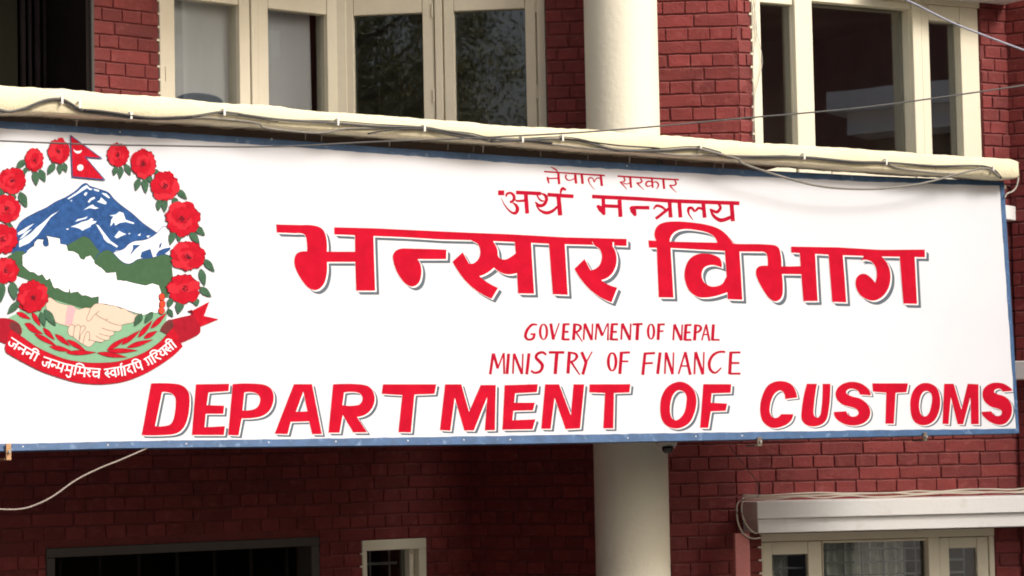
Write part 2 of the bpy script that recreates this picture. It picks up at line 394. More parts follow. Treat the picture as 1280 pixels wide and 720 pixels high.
# ---- lower floor
DZ = W1.z(398, 671)
d0, d1 = W1.u(57, 705), W1.u(398, 690)
w0, w1_ = W1.u(452, 700), W1.u(532, 700); wz = W1.z(492, 674)
wall(W1, a0 - .3, W1.u(590, 640), 0, SLB, 1.85, 3.0, [(d0, d1, -.1, DZ), (w0, w1_, wz - .75, wz)], seed=7, label='shaded lower wall with the dark doorway')
wall(L2, 0, L2.L, 0, SLB, 1.9, 3.0, seed=8, label='shaded lower wall left of the column')
wall(L3, 0, L3.L, 0, SLB, 1.9, 3.0, seed=9, label='shaded lower wall right of the column')
# lower right wall with its window
q0, q1 = L4.u(950, 690), L4.u(1243, 690); qz = L4.z(1090, 664)
wall(L4, 0, L4.L + .08, 0, SLT, 1.9, SLT, [(q0, q1, qz - 1.2, qz)], seed=10, bu=(0, L4.L + .01), label='daylit lower right wall with hooded window')
# door frame
g = G(); f0 = W1.w
g.pbox(W1, d0, d1, DZ - .045, DZ, -.12, .012)
df = g.build('door_frame', DOORG, B, 'dark painted frame of the lower left doorway', bevel=.003)
g = G(); g.pbox(W1, d0, d0 + .045, 0, DZ - .046, -.12, .012); g.build('jamb', DOORG, df, bevel=.003)
g = G(); g.pbox(W1, d1 - .05, d1, 0, DZ - .046, -.12, .012); g.build('jamb', DOORG, df, bevel=.003)
for i in range(7):
    u = d0 + .13 + (d1 - d0 - .26) * i / 6
    g = G(); g.tube([W1.w(u, 0, -.10), W1.w(u, DZ - .05, -.10)], .011, 8); g.build('door_bar', BLACK, df)
room(W1, d0 - .02, d1 + .02, 0, DZ, 1.5, BLACK)
# small lower window
def small_window():
    g = G(); fr = .058; g.pbox(W1, w0, w1_, wz - .055, wz, -.10, .010); f = g.build('window', CREAM, B, 'small barred window in the shaded lower wall', bevel=.003)
    for a, b in ((w0, w0 + .030), (w1_ - .05, w1_)):
        g = G(); g.pbox(W1, a, b, wz - .75, wz - .0555, -.10, .010); g.build('jamb', CREAM, f, bevel=.003)
    g = G(); g.pbox(W1, w1_ - .085, w1_ - .0505, wz - .75, wz - .0555, -.10, -.03); g.build('sash_stile', WOODC, f, bevel=.003)
    g = G(); g.pbox(W1, w0 + .0305, w1_ - .0855, wz - .745, wz - .056, -.075, -.071); g.build('pane', GLASS, f)
    for a in (.26, .68):
        u = w0 + .03 + (w1_ - w0 - .115) * a
        g = G(); g.pbox(W1, u, u + .009, wz - .75, wz - .0565, -.09, -.08); g.build('bar', STEEL, f)
    for k in range(4):
        g = G(); g.pbox(W1, w0 + .08, w1_ - .13, wz - .135 - .13 * k, wz - .12 - .13 * k, -.092, -.0805); g.build('bar', STEEL, f)
small_window(); room(W1, w0, w1_, wz - .76, wz, 1.2, BLACK)
# lower right window
def lower_window():
    u = lambda x: L4.u(x, 700)
    f = G().pbox(L4, q0, q1, qz - L4.z(1090, 664) + L4.z(1090, 673.5), qz, -.10, .004).build('window', CREAM, B, 'lower right window with curtain and grille under the white hood')
    zt = L4.z(1090, 673.5) - .001; zb = qz - 1.2
    def P_(n, xa, xb, za, zc, d0_, d1_, m=CREAM, bev=.003): G().pbox(L4, u(xa), u(xb), za, zc, d0_, d1_).build(n, m, f, bevel=bev)
    P_('frame_post', 950, 953.5, zb, zt, -.08, .006); P_('frame_post', 1028, 1029.5, zb, zt, -.08, .004); P_('frame_post', 1160.5, 1174.5, zb, zt, -.08, .006); P_('frame_post', 1236.5, 1243, zb, zt, -.08, .006)
    P_('sash_stile', 954, 965.5, zb, zt - .003, -.06, -.004); P_('sash_stile', 1010.5, 1027.5, zb, zt - .003, -.06, -.004)
    P_('top_rail', 965.7, 1010.3, L4.z(990, 693), zt - .003, -.06, -.006)
    P_('sash_stile', 1175, 1187, zb, zt - .003, -.06, -.004); P_('sash_stile', 1222, 1236, zb, zt - .003, -.06, -.004)
    P_('top_rail', 1187.2, 1221.8, L4.z(1205, 685), zt - .003, -.06, -.006)
    P_('top_rail', 1029.7, 1160.3, L4.z(1090, 677.5), zt - .003, -.08, -.012)
    P_('pane', 965.5, 1010.5, zb, L4.z(990, 693), -.034, -.030, GLASS, 0); P_('pane', 1029.5, 1160.5, zb, L4.z(1090, 677), -.064, -.060, GLASS, 0); P_('pane', 1187, 1222, zb, L4.z(1205, 685), -.034, -.030, GLASS, 0)
    # grille of thin steel bars
    for x in (1034, 1062, 1084, 1112, 1138, 1152, 971, 986, 1190, 1213):
        P_('grille_bar', x, x + 1.8, zb, zt - .02, -.115, -.105, STEEL, 0)
    for y in (687, 703, 719):
        z = L4.z(1100, y); P_('grille_bar', 1029, 1158, z - .004, z + .004, -.104, -.096, STEEL, 0); P_('grille_bar', 1187.5, 1214, z - .006, z + .006, -.104, -.096, STEEL, 0); P_('grille_bar', 966, 1010, z - .024, z - .016, -.104, -.096, STEEL, 0)
lower_window(); room(L4, q0, q1, qz - 1.2, qz, 1.6)
cg = G(); vs = []; N = 150; ca, cb = L4.u(1040, 700), L4.u(1146, 700)
for i in range(N + 1):
    t = i / N; dd = -.16 + .022 * math.sin(t * 62) + .012 * math.sin(t * 23 + 1)
    vs += [L4.w(ca + (cb - ca) * t, qz - 1.15, dd * 1.05), L4.w(ca + (cb - ca) * t, qz - .02, dd)]
cg.add(vs, [(2 * i, 2 * i + 2, 2 * i + 3, 2 * i + 1) for i in range(N)])
cu = cg.build('lace_curtain', mat('curtain_cloth', (.82, .82, .74), .95, .25, 18), None, smooth=True)
tag(cu, 'pale gathered curtain hanging behind the grille of the lower right window', 'curtain')
cg = G(); vs = []; ca, cb = L4.u(962, 700), L4.u(998, 700)
for i in range(41):
    t = i / 40; dd = -.22 + .02 * math.sin(t * 20)
    vs += [L4.w(ca + (cb - ca) * t, qz - 1.15, dd), L4.w(ca + (cb - ca) * t, qz - .06, dd)]
cg.add(vs, [(2 * i, 2 * i + 2, 2 * i + 3, 2 * i + 1) for i in range(40)])
cu = cg.build('lace_curtain', mat('curtain_cloth', (.82, .82, .74)), None, smooth=True)
tag(cu, 'narrow pale curtain behind the left sash of the lower right window', 'curtain')
# two-tier hood over it
def hood():
    P = L4; dep = .34; dep2 = .30
    # front face line of sight: top (946,626) split (947.5,648) bottom (948,667)
    class Q: pass
    F = VPlane.__new__(VPlane); F.A = P.A + P.n * dep; F.t = P.t; F.n = P.n; F.ang = P.ang
    zt, zm, zb = F.z(1080, 624.5), F.z(1080, 645.5), F.z(1080, 663.5)
    ul = F.u(946.5, 640); ur = P.u(1300, 640) + .2
    g = G(); g.pbox(P, ul, ur, zm, zt, .0, dep); h = g.build('window_hood', WHITEP, B, 'white two stepped hood over the lower right window', bevel=.004)
    g = G(); g.pbox(P, ul + .008, ur - .02, zb, zm - .001, .0, dep - .022); g.build('lower_step', WHITEP, h, bevel=.004)
    return F, zt, ul, ur
HF, HZ, HUL, HUR = hood()
# white blocks on the far right
def blk(xa, xb, ya, yb, d, lab):
    P = U5; g = G(); g.pbox(P, P.u(xa, ya), P.u(xb, ya), P.z(xa, yb), P.z(xa, ya), .0, d); return g.build('window_hood', WHITEP, B, lab, bevel=.004)
blk(1258, 1270, 259, 277, .12, 'short white block beside the sign on the far right wall')
g = blk(1274, 1330, 452, 475, .10, 'white sill at the far right edge behind the sign')

# ---- floor slab with its plastered front ledge
tp = [(-90, 99.5), (0, 105.5), (80, 110.5), (160, 117), (320, 130.5), (460, 142.5), (620, 154.8), (760, 163), (920, 175.5), (1090, 187), (1226, 196), (1266, 198.8), (1278, 203)]
bt = [(-90, 133), (0, 140), (80, 143), (160, 148), (320, 156), (460, 167.5), (620, 178), (760, 189), (920, 199.5), (1090, 212), (1226, 221), (1266, 223.5), (1278, 221)]
def interp(pl, x):
    for (a, b), (c, d) in zip(pl, pl[1:]):
        if x <= c: return b + (d - b) * (x - a) / (c - a)
    return pl[-1][1]
def ledge():
    N = 420; g = G(); rows = []; rnd = random.Random(3)
    from mathutils import noise
    for i in range(N + 1):
        x = -90 + 1368 * i / N; yt = interp(tp, x); yb = interp(bt, x)
        zt = LEDGE.z(x, yt); zb = LEDGE.z(x, yb); u = LEDGE.u(x, (yt + yb) / 2)
        nz = lambda s, a=.006, f=5: a * noise.noise(Vector((u * f, s * 7.7, 1.3))) + a * .6 * noise.noise(Vector((u * f * 5, s * 3.1, 4.3)))
        zt += nz(1, .005); zb += nz(2, .004)
        e = max(0, (u - (LEDGE.u(1278, 215) - .05)) / .05); rr = .03 * (1 - math.sqrt(max(0, 1 - e * e)))
        back = .15 + 0.03 * noise.noise(Vector((u * 3.5, 9, 2))) + .03 * noise.noise(Vector((u * 13, 5, 2))) + .022 * noise.noise(Vector((u * 38, 5, 2)))
        h = zt - zb
        rows.append([LEDGE.w(u, zt, -.30), LEDGE.w(u, zt, -.018), LEDGE.w(u, zt - .004, -.006 - rr), LEDGE.w(u, zt - .012, nz(3, .002) - rr), LEDGE.w(u, zt - h * .5, nz(4, .002) - rr),
                     LEDGE.w(u, zb + .006, nz(5, .002) - rr), LEDGE.w(u, zb, -.008 - rr), LEDGE.w(u, zb + .001 + nz(6, .003), -back * .5), LEDGE.w(u, zb + .002, -back), LEDGE.w(u, SLB + .012, -back - .003)])
    M = len(rows[0]); g.add([p for r in rows for p in r], [(i * M + k, i * M + k + 1, (i + 1) * M + k + 1, (i + 1) * M + k) for i in range(N) for k in range(M - 1)])
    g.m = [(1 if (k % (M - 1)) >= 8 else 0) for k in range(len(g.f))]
    g.add([rows[-1][k] for k in range(M)], [tuple(range(M))[::-1]])
    return g.build('ledge', [PLASTER, DARKGAP], B, 'uneven cream plastered ledge along the floor slab')
lo = ledge()
for i_, p_ in enumerate(lo.data.polygons): p_.use_smooth = (i_ % 9) in (2, 3, 4)
g = G()
ue = LEDGE.u(1276, 215)
fa, fb = LEDGE.w(-1.2, 0, -.12), LEDGE.w(ue, 0, -.12); bb = U5.w(.08, 0, -.1)
um = LEDGE.u(1035, 190); fm = LEDGE.w(um, 0, -.07); wa = WB.w(0, 0, 0); le = L4.w(L4.L, 0, -.1)
fa = LEDGE.w(-1.2, 0, -.07)
poly = [fa, fm, Vector((wa.x, wa.y, 0)), Vector((le.x, le.y - .15, 0)), Vector((2.0, 15.4, 0)), Vector((-6, 15.4, 0)), Vector((-6, fa.y - .6, 0))]
bg_ = G(); bg_.pbox(LEDGE, um - .02, ue - .02, SLB, SLT - .002, -.20, -.075); bg_.build('ledge_beam', PLASTER, B)
n_ = len(poly)
g.add([p + Vector((0, 0, SLB)) for p in poly] + [p + Vector((0, 0, SLT)) for p in poly], [tuple(range(n_))[::-1], tuple(range(n_, 2 * n_))] + [(i, (i + 1) % n_, n_ + (i + 1) % n_, n_ + i) for i in range(n_)])
g.build('floor_slab', mat('slab_underside', (.20, .17, .13), .9, .2, 4, .4, 30), B)
# roof slab above, out of frame
g = G(); g.box((-6, 12.6, TOP), (7, 18, TOP + .2)); g.build('roof_slab', PLASTER, B)
g = G(); g.box((-6, 11.4, TOP - .45), (.0, 12.7, TOP - .05)); g.build('added_shade_slab', PLASTER, B)  # unseen slab added to shade the upper left pier and windows
# ---- column
c1 = at(777.5, 100, 12.2)
g = G(); rad = 92.5 / FPX * 12.2 / 2
prof = [(rad * 1.006, .0), (rad * 1.004, 1.5), (rad * 1.002, SLB - .001)]
g.lathe(c1, prof, 64); g.lathe(c1, [(rad, SLT + .001), (rad * .996, TOP)], 64)
g.build('column', COLP, B, 'round cream column rising past the sign', smooth=True)

# ------------------------------------------------------------------ the sign
SG = empty('signboard', sg(640, 555), 'long white hand painted signboard with blue border below the ledge', 'sign')
def sgpoly(loop, off): return [sg(x, y, off) for x, y in loop]
ow = [(-70, 147.5), (0, 151.2), (160, 162), (320, 172.2), (470, 183.5), (620, 193.8), (770, 203), (920, 211.3), (1090, 220), (1255, 226.5)]
ob = [(1274, 541.3), (1100, 545.4), (940, 549.2), (640, 554.8), (440, 557), (160, 560), (0, 563.8), (-70, 565.5)]
iw = [(-70, 156), (0, 160), (160, 170), (320, 180.4), (470, 191.5), (620, 202.2), (770, 211.3), (920, 219.6), (1090, 227), (1249.5, 232)]
ib = [(1270.2, 535.8), (1100, 537.5), (930, 540), (680, 544), (440, 547.6), (160, 551.3), (0, 555), (-70, 557)]
def sheet(g, loops, off, mi):
    flat = [p for l in loops for p in l]; L3 = [[Vector((x, y, 0)) for x, y in l] for l in loops]
    tris = tessellate_polygon(L3); pts = [sg(x, y, off) for x, y in flat]
    fs = []
    for t in tris:
        a, b, c = [flat[i] for i in t]; ar = (b[0] - a[0]) * (c[1] - a[1]) - (b[1] - a[1]) * (c[0] - a[0])
        if abs(ar) < 1e-9: continue
        fs.append(tuple(t) if ar < 0 else tuple(reversed(t)))
    g.add(pts, fs, mi)
loop = ow + ob; n_ = len(loop)
g = G(); sheet(g, [loop], 0, 0); back = [sg(x, y, 0) - SN * .035 for x, y in loop]; fr = [sg(x, y, 0) for x, y in loop]
g.add(fr + back, [(i, (i + 1) % n_, n_ + (i + 1) % n_, n_ + i) for i in range(n_)] + [tuple(range(n_, 2 * n_))], 1)
g.build('panel', [SIGNW, BLUE], SG)
def border(name, outer, inner):
    g = G(); n = len(outer); O = [sg(x, y, .0035) for x, y in outer]; I = [sg(x, y, .0035) for x, y in inner]
    Oo = [p - SN * .0034 for p in O]; Ii = [p - SN * .0034 for p in I]
    g.add(O + I + Oo + Ii, [f for i in range(n - 1) for f in ((i, i + 1, n + i + 1, n + i), (2 * n + i, 2 * n + i + 1, i + 1, i), (n + i, n + i + 1, 3 * n + i + 1, 3 * n + i))] )
    return g.build(name, BLUE, SG)
# give the inner edges a brush wobble
def wob(pl, a=.5, step=14, seed=1):
    rnd = random.Random(seed); out = []
    for (x0, y0), (x1, y1) in zip(pl, pl[1:]):
        k = max(1, int(abs(x1 - x0) / step))
        for i in range(k):
            t = i / k; out.append((x0 + (x1 - x0) * t, y0 + (y1 - y0) * t + rnd.uniform(-a, a)))
    out.append(pl[-1]); return out
def resamp(pl, xs): return [(x, interp(pl, x)) for x in xs]
tx = [-70 + 10 * i for i in range(132)] + [1249.5]
rnd = random.Random(5)
border('border', resamp(ow, tx[:-1]) + [(1255, 226.5)], [(x, y + rnd.uniform(-.45, .45)) for x, y in resamp(iw, tx[:-1])] + [(1249.5, 232)])
bx = [-70 + 10 * i for i in range(134)]
border('border', [(x, y + rnd.uniform(-.4, .4)) for x, y in resamp(ib[::-1], bx)] + [(1270.2, 535.8)], resamp(ob[::-1], bx) + [(1274, 541.3)])
ry = [i / 24 for i in range(25)]
border('border', [(1255 + 19 * t, 226.5 + (541.3 - 226.5) * t) for t in ry], [(1249.5 + 20.7 * t + (rnd.uniform(-.35, .35) if 0 < t < 1 else 0), 232 + (535.8 - 232) * t) for t in ry])
rs_ = random.Random(9)
for x, y in [(356, 411), (629, 415), (661, 480), (388, 306), (1236, 409), (1232, 330), (560, 465), (905, 505), (1010, 440), (470, 250), (330, 232), (1100, 290), (752, 470), (245, 500), (1190, 470)]:
    g = G(); a = rs_.uniform(.35, .8); sheet(g, [[(x + a * math.cos(t * 1.05) * rs_.uniform(.7, 1.2), y + a * rs_.uniform(.8, 1.8) * math.sin(t * 1.05)) for t in range(6)]], .002, 0); g.build('speck', WIREL, SG)
# rivets along the border
rv = [(150, 165), (420, 560 - 8), (29, 558.5), (135, 556.5), (233, 555), (336, 553), (510, 551), (580, 550), (638, 549.5), (785, 547.5), (870, 545.5), (928, 544.5), (784, 207.5), (340, 174), (1010, 216)]
for x, y in rv:
    c = sg(x, y, .005); g = G(); e1 = dv; e2 = Vector((0, 0, 1))
    g.add([c - SN * .003 + (e1 * math.cos(a) + e2 * math.sin(a)) * .006 for a in [k * math.pi / 4 for k in range(8)]] + [c + SN * .002], [(k, (k + 1) % 8, 8) for k in range(8)])
    g.build('rivet', CLIP, SG)

def smooth(pts, seg=6):
    """points (x, y) are corners, (x, y, 1) are smooth"""
    n = len(pts); out = []
    P = [Vector((p[0], p[1])) for p in pts]; sm = [len(p) > 2 for p in pts]
    for i in range(n):
        a, b = P[i], P[(i + 1) % n]; out.append((a.x, a.y))
        sa, sb = sm[i], sm[(i + 1) % n]
        if not sa and not sb: continue
        ch = b - a; L = ch.length
        def tan(j):
            t = P[(j + 1) % n] - P[(j - 1) % n]; return t.normalized() * L if t.length > 0 else ch
        ta = tan(i) if sa else None; tb = tan((i + 1) % n) if sb else None
        if ta is None: ta = (2 * ch - tb) ; ta = ta.normalized() * L if ta.length > 1e-6 else ch
        if tb is None: tb = (2 * ch - ta) ; tb = tb.normalized() * L if tb.length > 1e-6 else ch
        for k in range(1, seg):
            t = k / seg; h1 = 2 * t**3 - 3 * t**2 + 1; h2 = t**3 - 2 * t**2 + t; h3 = -2 * t**3 + 3 * t**2; h4 = t**3 - t**2
            q = a * h1 + ta * h2 + b * h3 + tb * h4; out.append((q.x, q.y))
    return out
def Z(x0, y0, s): return lambda pts: [((p[0] / s + x0), (p[1] / s + y0)) + tuple(p[2:]) for p in pts]
LV = [0]
def letter(shapes, shadow=(5.0, 4.9), outl=(1.7, 1.6), name='letter', mats=(RED, WOUT, GREY), base=.0012, label=None):
    """shapes: list of (outer, [holes]) in photo pixels"""
    g = G(); k = 0
    for outer, holes in shapes:
        lp = [smooth(outer)] + [smooth(h) for h in holes]
        sh = lambda d: [[(x + d[0], y + d[1]) for x, y in l] for l in lp]
        # swept drop shadow: a few steps between outline and full offset
        if shadow:
            for q in (1.0, .8, .6):
                sheet(g, sh((shadow[0] * q, shadow[1] * q)), base + k * .00008, 2); k += 1
        if outl:
            sheet(g, sh(outl), base + .0012 + k * .00008, 1); sheet(g, sh((-.35, .5)), base + .0013 + k * .00008, 1)
        sheet(g, lp, base + .0026 + k * .00008, 0)
    return g.build(name, list(mats), SG, label)
A_, B_, C_, D_ = Z(330, 270, 5.12), Z(550, 270, 5.12), Z(790, 270, 6), Z(930, 290, 5.12)
letter([
 (A_([(78,54),(250,58),(335,64,1),(380,90,1),(400,145,1),(403,228),(584,228),(584,294),(403,294),(402,370,1),(380,440,1),(335,474,1),(285,460,1),(235,400,1),(200,330,1),(194,280,1),(207,243,1),(235,228,1),(276,226),(272,150,1),(262,122,1),(240,111,1),(200,110),(82,106)]), []),
 (A_([(450,72),(700,78),(1000,92),(1280,105)]) + B_([(440,116),(800,136),(1195,146),(1195,192),(1000,186),(700,178),(420,164),(200,155),(0,150)]) + A_([(900,136),(700,128),(450,118)]), []),
 (A_([(582,100),(700,100),(706,300),(712,478),(590,478),(584,294)]), []),
 (A_([(824,262,1),(838,228,1),(870,210,1),(930,208,1),(1168,215),(1166,276),(982,276),(1002,310,1),(1008,365,1),(992,425,1),(955,451,1),(915,440,1),(880,405,1),(845,345,1)]), []),
 (B_([(185,130),(200,155,1),(240,178,1),(258,225,1),(246,275,1),(215,302,1),(187,305),(145,232),(80,292),(150,400,1),(230,475,1),(330,530),(372,460),(305,425,1),(252,385),(300,365,1),(345,330),(390,362,1),(440,374,1),(500,362),(500,225),(440,270,1),(405,278,1),(375,262,1),(366,210,1),(342,165),(342,130)]), []),
 (B_([(475,140),(582,145),(603,497),(500,495),(492,360),(485,235)]), []),
 (B_([(695,150),(798,160),(818,505),(722,500)]), []),
 (B_([(975,160),(990,188,1),(1022,212,1),(1036,262,1),(1018,318,1),(965,348),(925,275),(860,338),(930,440,1),(1010,510,1),(1098,552),(1135,458),(1075,438,1),(1032,410),(1085,385,1),(1120,335,1),(1131,275,1),(1122,225,1),(1105,195),(1105,160)]), []),
], name='painted_word', label='big red shaded first word of the title line')
letter([
 (C_([(122,182),(290,192),(640,200),(770,208),(900,212),(900,268),(690,262),(290,240),(128,238)]), []),
 (C_([(185,225),(290,230),(300,400),(312,612),(200,610),(192,420)]), []),
 (C_([(186,235),(182,190,1),(168,145,1),(180,90,1),(220,55,1),(300,41,1),(420,45,1),(560,65,1),(650,95,1),(710,140,1),(765,215),(700,235),(640,205),(622,162,1),(575,128,1),(490,107,1),(400,98,1),(335,112,1),(297,145,1),(283,190),(290,235)]), []),
 (C_([(672,388),(665,325,1),(620,295,1),(560,282,1),(490,287,1),(430,325,1),(397,400,1),(397,480,1),(430,560,1),(490,605,1),(550,612,1),(620,602,1),(725,568),(725,430),(700,470,1),(680,505,1),(640,525,1),(590,527,1),(545,500,1),(525,460,1),(525,420,1),(545,385,1),(590,368,1),(630,372,1)]), []),
 (C_([(695,240),(805,240),(818,440),(828,628),(718,624),(708,440)]), []),
 (C_([(800,211),(1040,215,1),(1095,232,1),(1115,285,1),(1122,377),(1270,380),(1270,437),(1125,435),(1132,560,1),(1118,615,1),(1078,640,1),(1030,618,1),(975,540,1),(933,450,1),(932,402,1),(955,377,1),(1018,374),(1014,300,1),(1000,275,1),(960,268),(800,266)]), []),
 (D_([(240,222),(370,218),(370,268),(245,265)]), []),
 (D_([(302,93),(600,98),(880,114),(1158,112),(1158,162),(860,156),(600,148),(302,132)]), []),
 (D_([(355,120),(455,125),(464,300),(472,442),(380,442)]), []),
 (D_([(540,130),(632,135),(645,300),(655,450),(565,447)]), []),
 (D_([(760,140),(875,150),(922,210,1),(938,275,1),(928,350,1),(892,408,1),(840,438,1),(790,432,1),(740,398,1),(716,345,1),(718,300,1),(740,273,1),(775,268,1),(810,290,1),(840,325),(850,275,1),(842,225,1),(815,190,1),(775,178,1),(745,185),(765,162)]), []),
 (D_([(995,140),(1092,140),(1100,300),(1108,460),(1020,458)]), []),
], name='painted_word', label='big red shaded second word of the title line')
E_, F_, G_, H_ = Z(160, 460, 4.571), Z(400, 460, 4.571), Z(660, 460, 4.571), Z(920, 460, 3.556)
LET = [
 (E_([(132,88),(250,88,1),(310,100,1),(345,135,1),(353,190,1),(345,270,1),(325,330,1),(290,368,1),(230,382,1),(78,384)]), [E_([(195,138),(240,142,1),(268,165,1),(272,215,1),(262,285,1),(243,320,1),(205,332,1),(155,332)])]),
 (E_([(388,93),(578,90),(575,132),(460,140),(450,212),(550,215),(545,262),(445,262),(438,338),(555,332),(548,383),(365,383)]), []),
 (E_([(598,92),(760,92,1),(815,115,1),(833,165,1),(820,225,1),(785,265,1),(735,283,1),(650,288),(632,385),(572,383)]), [E_([(665,140),(720,140,1),(750,160,1),(755,190,1),(740,222,1),(710,238,1),(655,242)])]),
 (E_([(948,92),(1052,92),(1108,378),(1052,378),(1035,305),(930,308),(912,378),(838,376)]), [E_([(1002,135),(1025,248),(960,250)])]),
 (F_([(75,93),(230,93,1),(285,110,1),(312,160,1),(305,215,1),(270,260,1),(212,280),(270,368),(190,368),(130,268),(112,370),(48,370)]), [F_([(138,140),(215,140,1),(240,160,1),(240,190,1),(215,212,1),(128,212)])]),
 (F_([(360,93),(665,93),(655,148),(540,152),(520,368),(448,367),(470,155),(352,148)]), []),
 (F_([(715,93),(808,93),(852,250),(918,97),(1005,97),(1000,355),(942,357),(955,165),(880,357),(825,357),(770,170),(745,358),(685,355)]), []),
 (F_([(1055,98),(1245,92),(1240,138),(1115,145),(1110,198),(1228,198),(1218,242),(1105,245),(1100,298),(1232,293),(1215,350),(1042,353)]), []),
 (G_([(98,93),(178,93),(245,270),(260,93),(322,93),(298,345),(215,350),(152,170),(130,348),(75,348)]), []),
 (G_([(352,93),(585,92),(580,140),(492,143),(488,345),(430,345),(440,143),(350,140)]), []),
 (G_([(860,78,1),(910,90,1),(950,130,1),(963,190,1),(950,260,1),(920,315,1),(860,345,1),(800,335,1),(765,295,1),(755,230,1),(765,160,1),(800,105,1)]), [G_([(872,128,1),(902,150,1),(905,200,1),(890,260,1),(850,298,1),(822,285,1),(812,235,1),(822,170,1),(845,135,1)])]),
 (G_([(1002,92),(1162,92),(1158,142),(1050,145),(1045,198),(1138,203),(1130,245),(1045,248),(1030,342),(983,342)]), []),
 (H_([(272,132),(218,138),(212,110,1),(193,100,1),(165,125,1),(150,178,1),(157,212,1),(178,222,1),(200,205),(255,205),(240,240,1),(200,262,1),(155,265,1),(118,235,1),(107,180,1),(118,120,1),(145,75,1),(190,58,1),(240,68,1),(262,95,1)]), []),
 (H_([(315,70),(360,70),(345,190,1),(350,214,1),(365,220,1),(378,195,1),(385,70),(420,70),(412,190,1),(395,240,1),(350,260,1),(305,248,1),(290,210,1)]), []),
 (H_([(600,122),(550,118),(540,100,1),(510,92,1),(490,105,1),(500,120,1),(560,140,1),(595,180,1),(590,225,1),(550,252,1),(490,252,1),(445,225,1),(435,195),(490,192),(505,212,1),(530,215,1),(545,200,1),(530,180,1),(470,160,1),(443,125,1),(455,85,1),(500,62,1),(555,68,1),(590,95,1)]), []),
 (H_([(606,68),(765,68),(758,108),(710,110),(702,248),(664,248),(668,110),(608,105)]), []),
 (H_([(845,66,1),(890,85,1),(908,140,1),(900,200,1),(875,240,1),(830,255,1),(790,235,1),(775,180,1),(780,120,1),(805,80,1)]), [H_([(850,102,1),(870,120,1),(868,165,1),(855,205,1),(835,215,1),(818,195,1),(815,150,1),(828,112,1)])]),
 (H_([(925,70),(968,70),(1002,185),(1030,70),(1078,72),(1080,250),(1045,250),(1042,130),(1010,250),(985,250),(955,130),(945,250),(918,248)]), []),
 (H_([(1228,102),(1185,105),(1172,92,1),(1150,98,1),(1150,110,1),(1200,130,1),(1225,165,1),(1222,215,1),(1190,250,1),(1140,245,1),(1100,215,1),(1092,195),(1135,192),(1155,212,1),(1178,208,1),(1178,188,1),(1130,170,1),(1100,140,1),(1100,95,1),(1135,68,1),(1185,68,1),(1220,88,1)]), []),
]
for i, sh in enumerate(LET):
    d = (4.0, 3.4) if i < 12 else (3.2, 2.5)
    letter([sh], shadow=d, outl=(1.35, 1.2))

# ---- stroke lettering
def stroke_loop(pts, ws, seg=5, closed=False):
    """centre line through pts with widths -> (left, right) point lists"""
    n = len(pts)
    if n > 2:
        out = []; wo = []
        P = [Vector(p[:2]) for p in pts]
        for i in range(n - 1):
            p0 = P[max(i - 1, 0)]; p1 = P[i]; p2 = P[i + 1]; p3 = P[min(i + 2, n - 1)]
            for k in range(seg):
                t = k / seg
                q = .5 * ((2 * p1) + (-p0 + p2) * t + (2 * p0 - 5 * p1 + 4 * p2 - p3) * t * t + (-p0 + 3 * p1 - 3 * p2 + p3) * t**3)
                out.append(q); wo.append(ws[i] + (ws[i + 1] - ws[i]) * t)
        out.append(P[-1]); wo.append(ws[-1])
    else: out = [Vector(p[:2]) for p in pts]; wo = list(ws)
    Lf, Rr = [], []
    for i, p in enumerate(out):
        t = (out[min(i + 1, len(out) - 1)] - out[max(i - 1, 0)])
        if t.length < 1e-9: t = Vector((1, 0))
        t.normalize(); nr = Vector((-t.y, t.x)) * wo[i] / 2; Lf.append(p + nr); Rr.append(p - nr)
    return Lf, Rr
def strokes(g, T, lst, off, mi=0):
    """T maps local points to photo pixels and carries the scale; lst: (points, width or widths)"""
    for k, (pts, ww) in enumerate(lst):
        ws = ww if isinstance(ww, (list, tuple)) else [ww] * len(pts)
        Lf, Rr = stroke_loop(pts, ws); n = len(Lf); o = off + k * .00006
        loc = T([(p.x, p.y) for p in Lf + Rr]); g.add([sg(x, y, o) for x, y in loc], [(i, i + 1, n + i + 1, n + i) for i in range(n - 1)], mi)
def word(T, lst, name='painted_word', m=CRIM, off=.0012, label=None):
    lst = [(p, [q * 1.12 for q in w_] if isinstance(w_, (list, tuple)) else w_ * 1.12) for p, w_ in lst]
    g = G(); strokes(g, T, lst, off); return g.build(name, m, SG, label)
N1 = Z(670, 205, 6.737)
word(N1, [([(68,64),(300,79),(580,97)], 12), ([(98,122),(190,120)], 11), ([(96,108),(100,130),(110,165)], [12,18,9]), ([(188,75),(195,170)], 19), ([(125,25),(150,38),(172,52),(188,80)], [4,11,11,9]),
          ([(255,88),(250,115),(270,136),(300,134),(332,118)], [13,12,10,8,8]), ([(330,88),(338,165)], 19), ([(385,88),(393,168)], 19),
          ([(548,122),(520,118),(500,130),(490,152),(478,122),(455,116),(442,132),(455,168),(495,218)], [9,9,8,7,9,11,12,7,3]), ([(545,95),(555,185)], 19)], label='small first word of the top line')
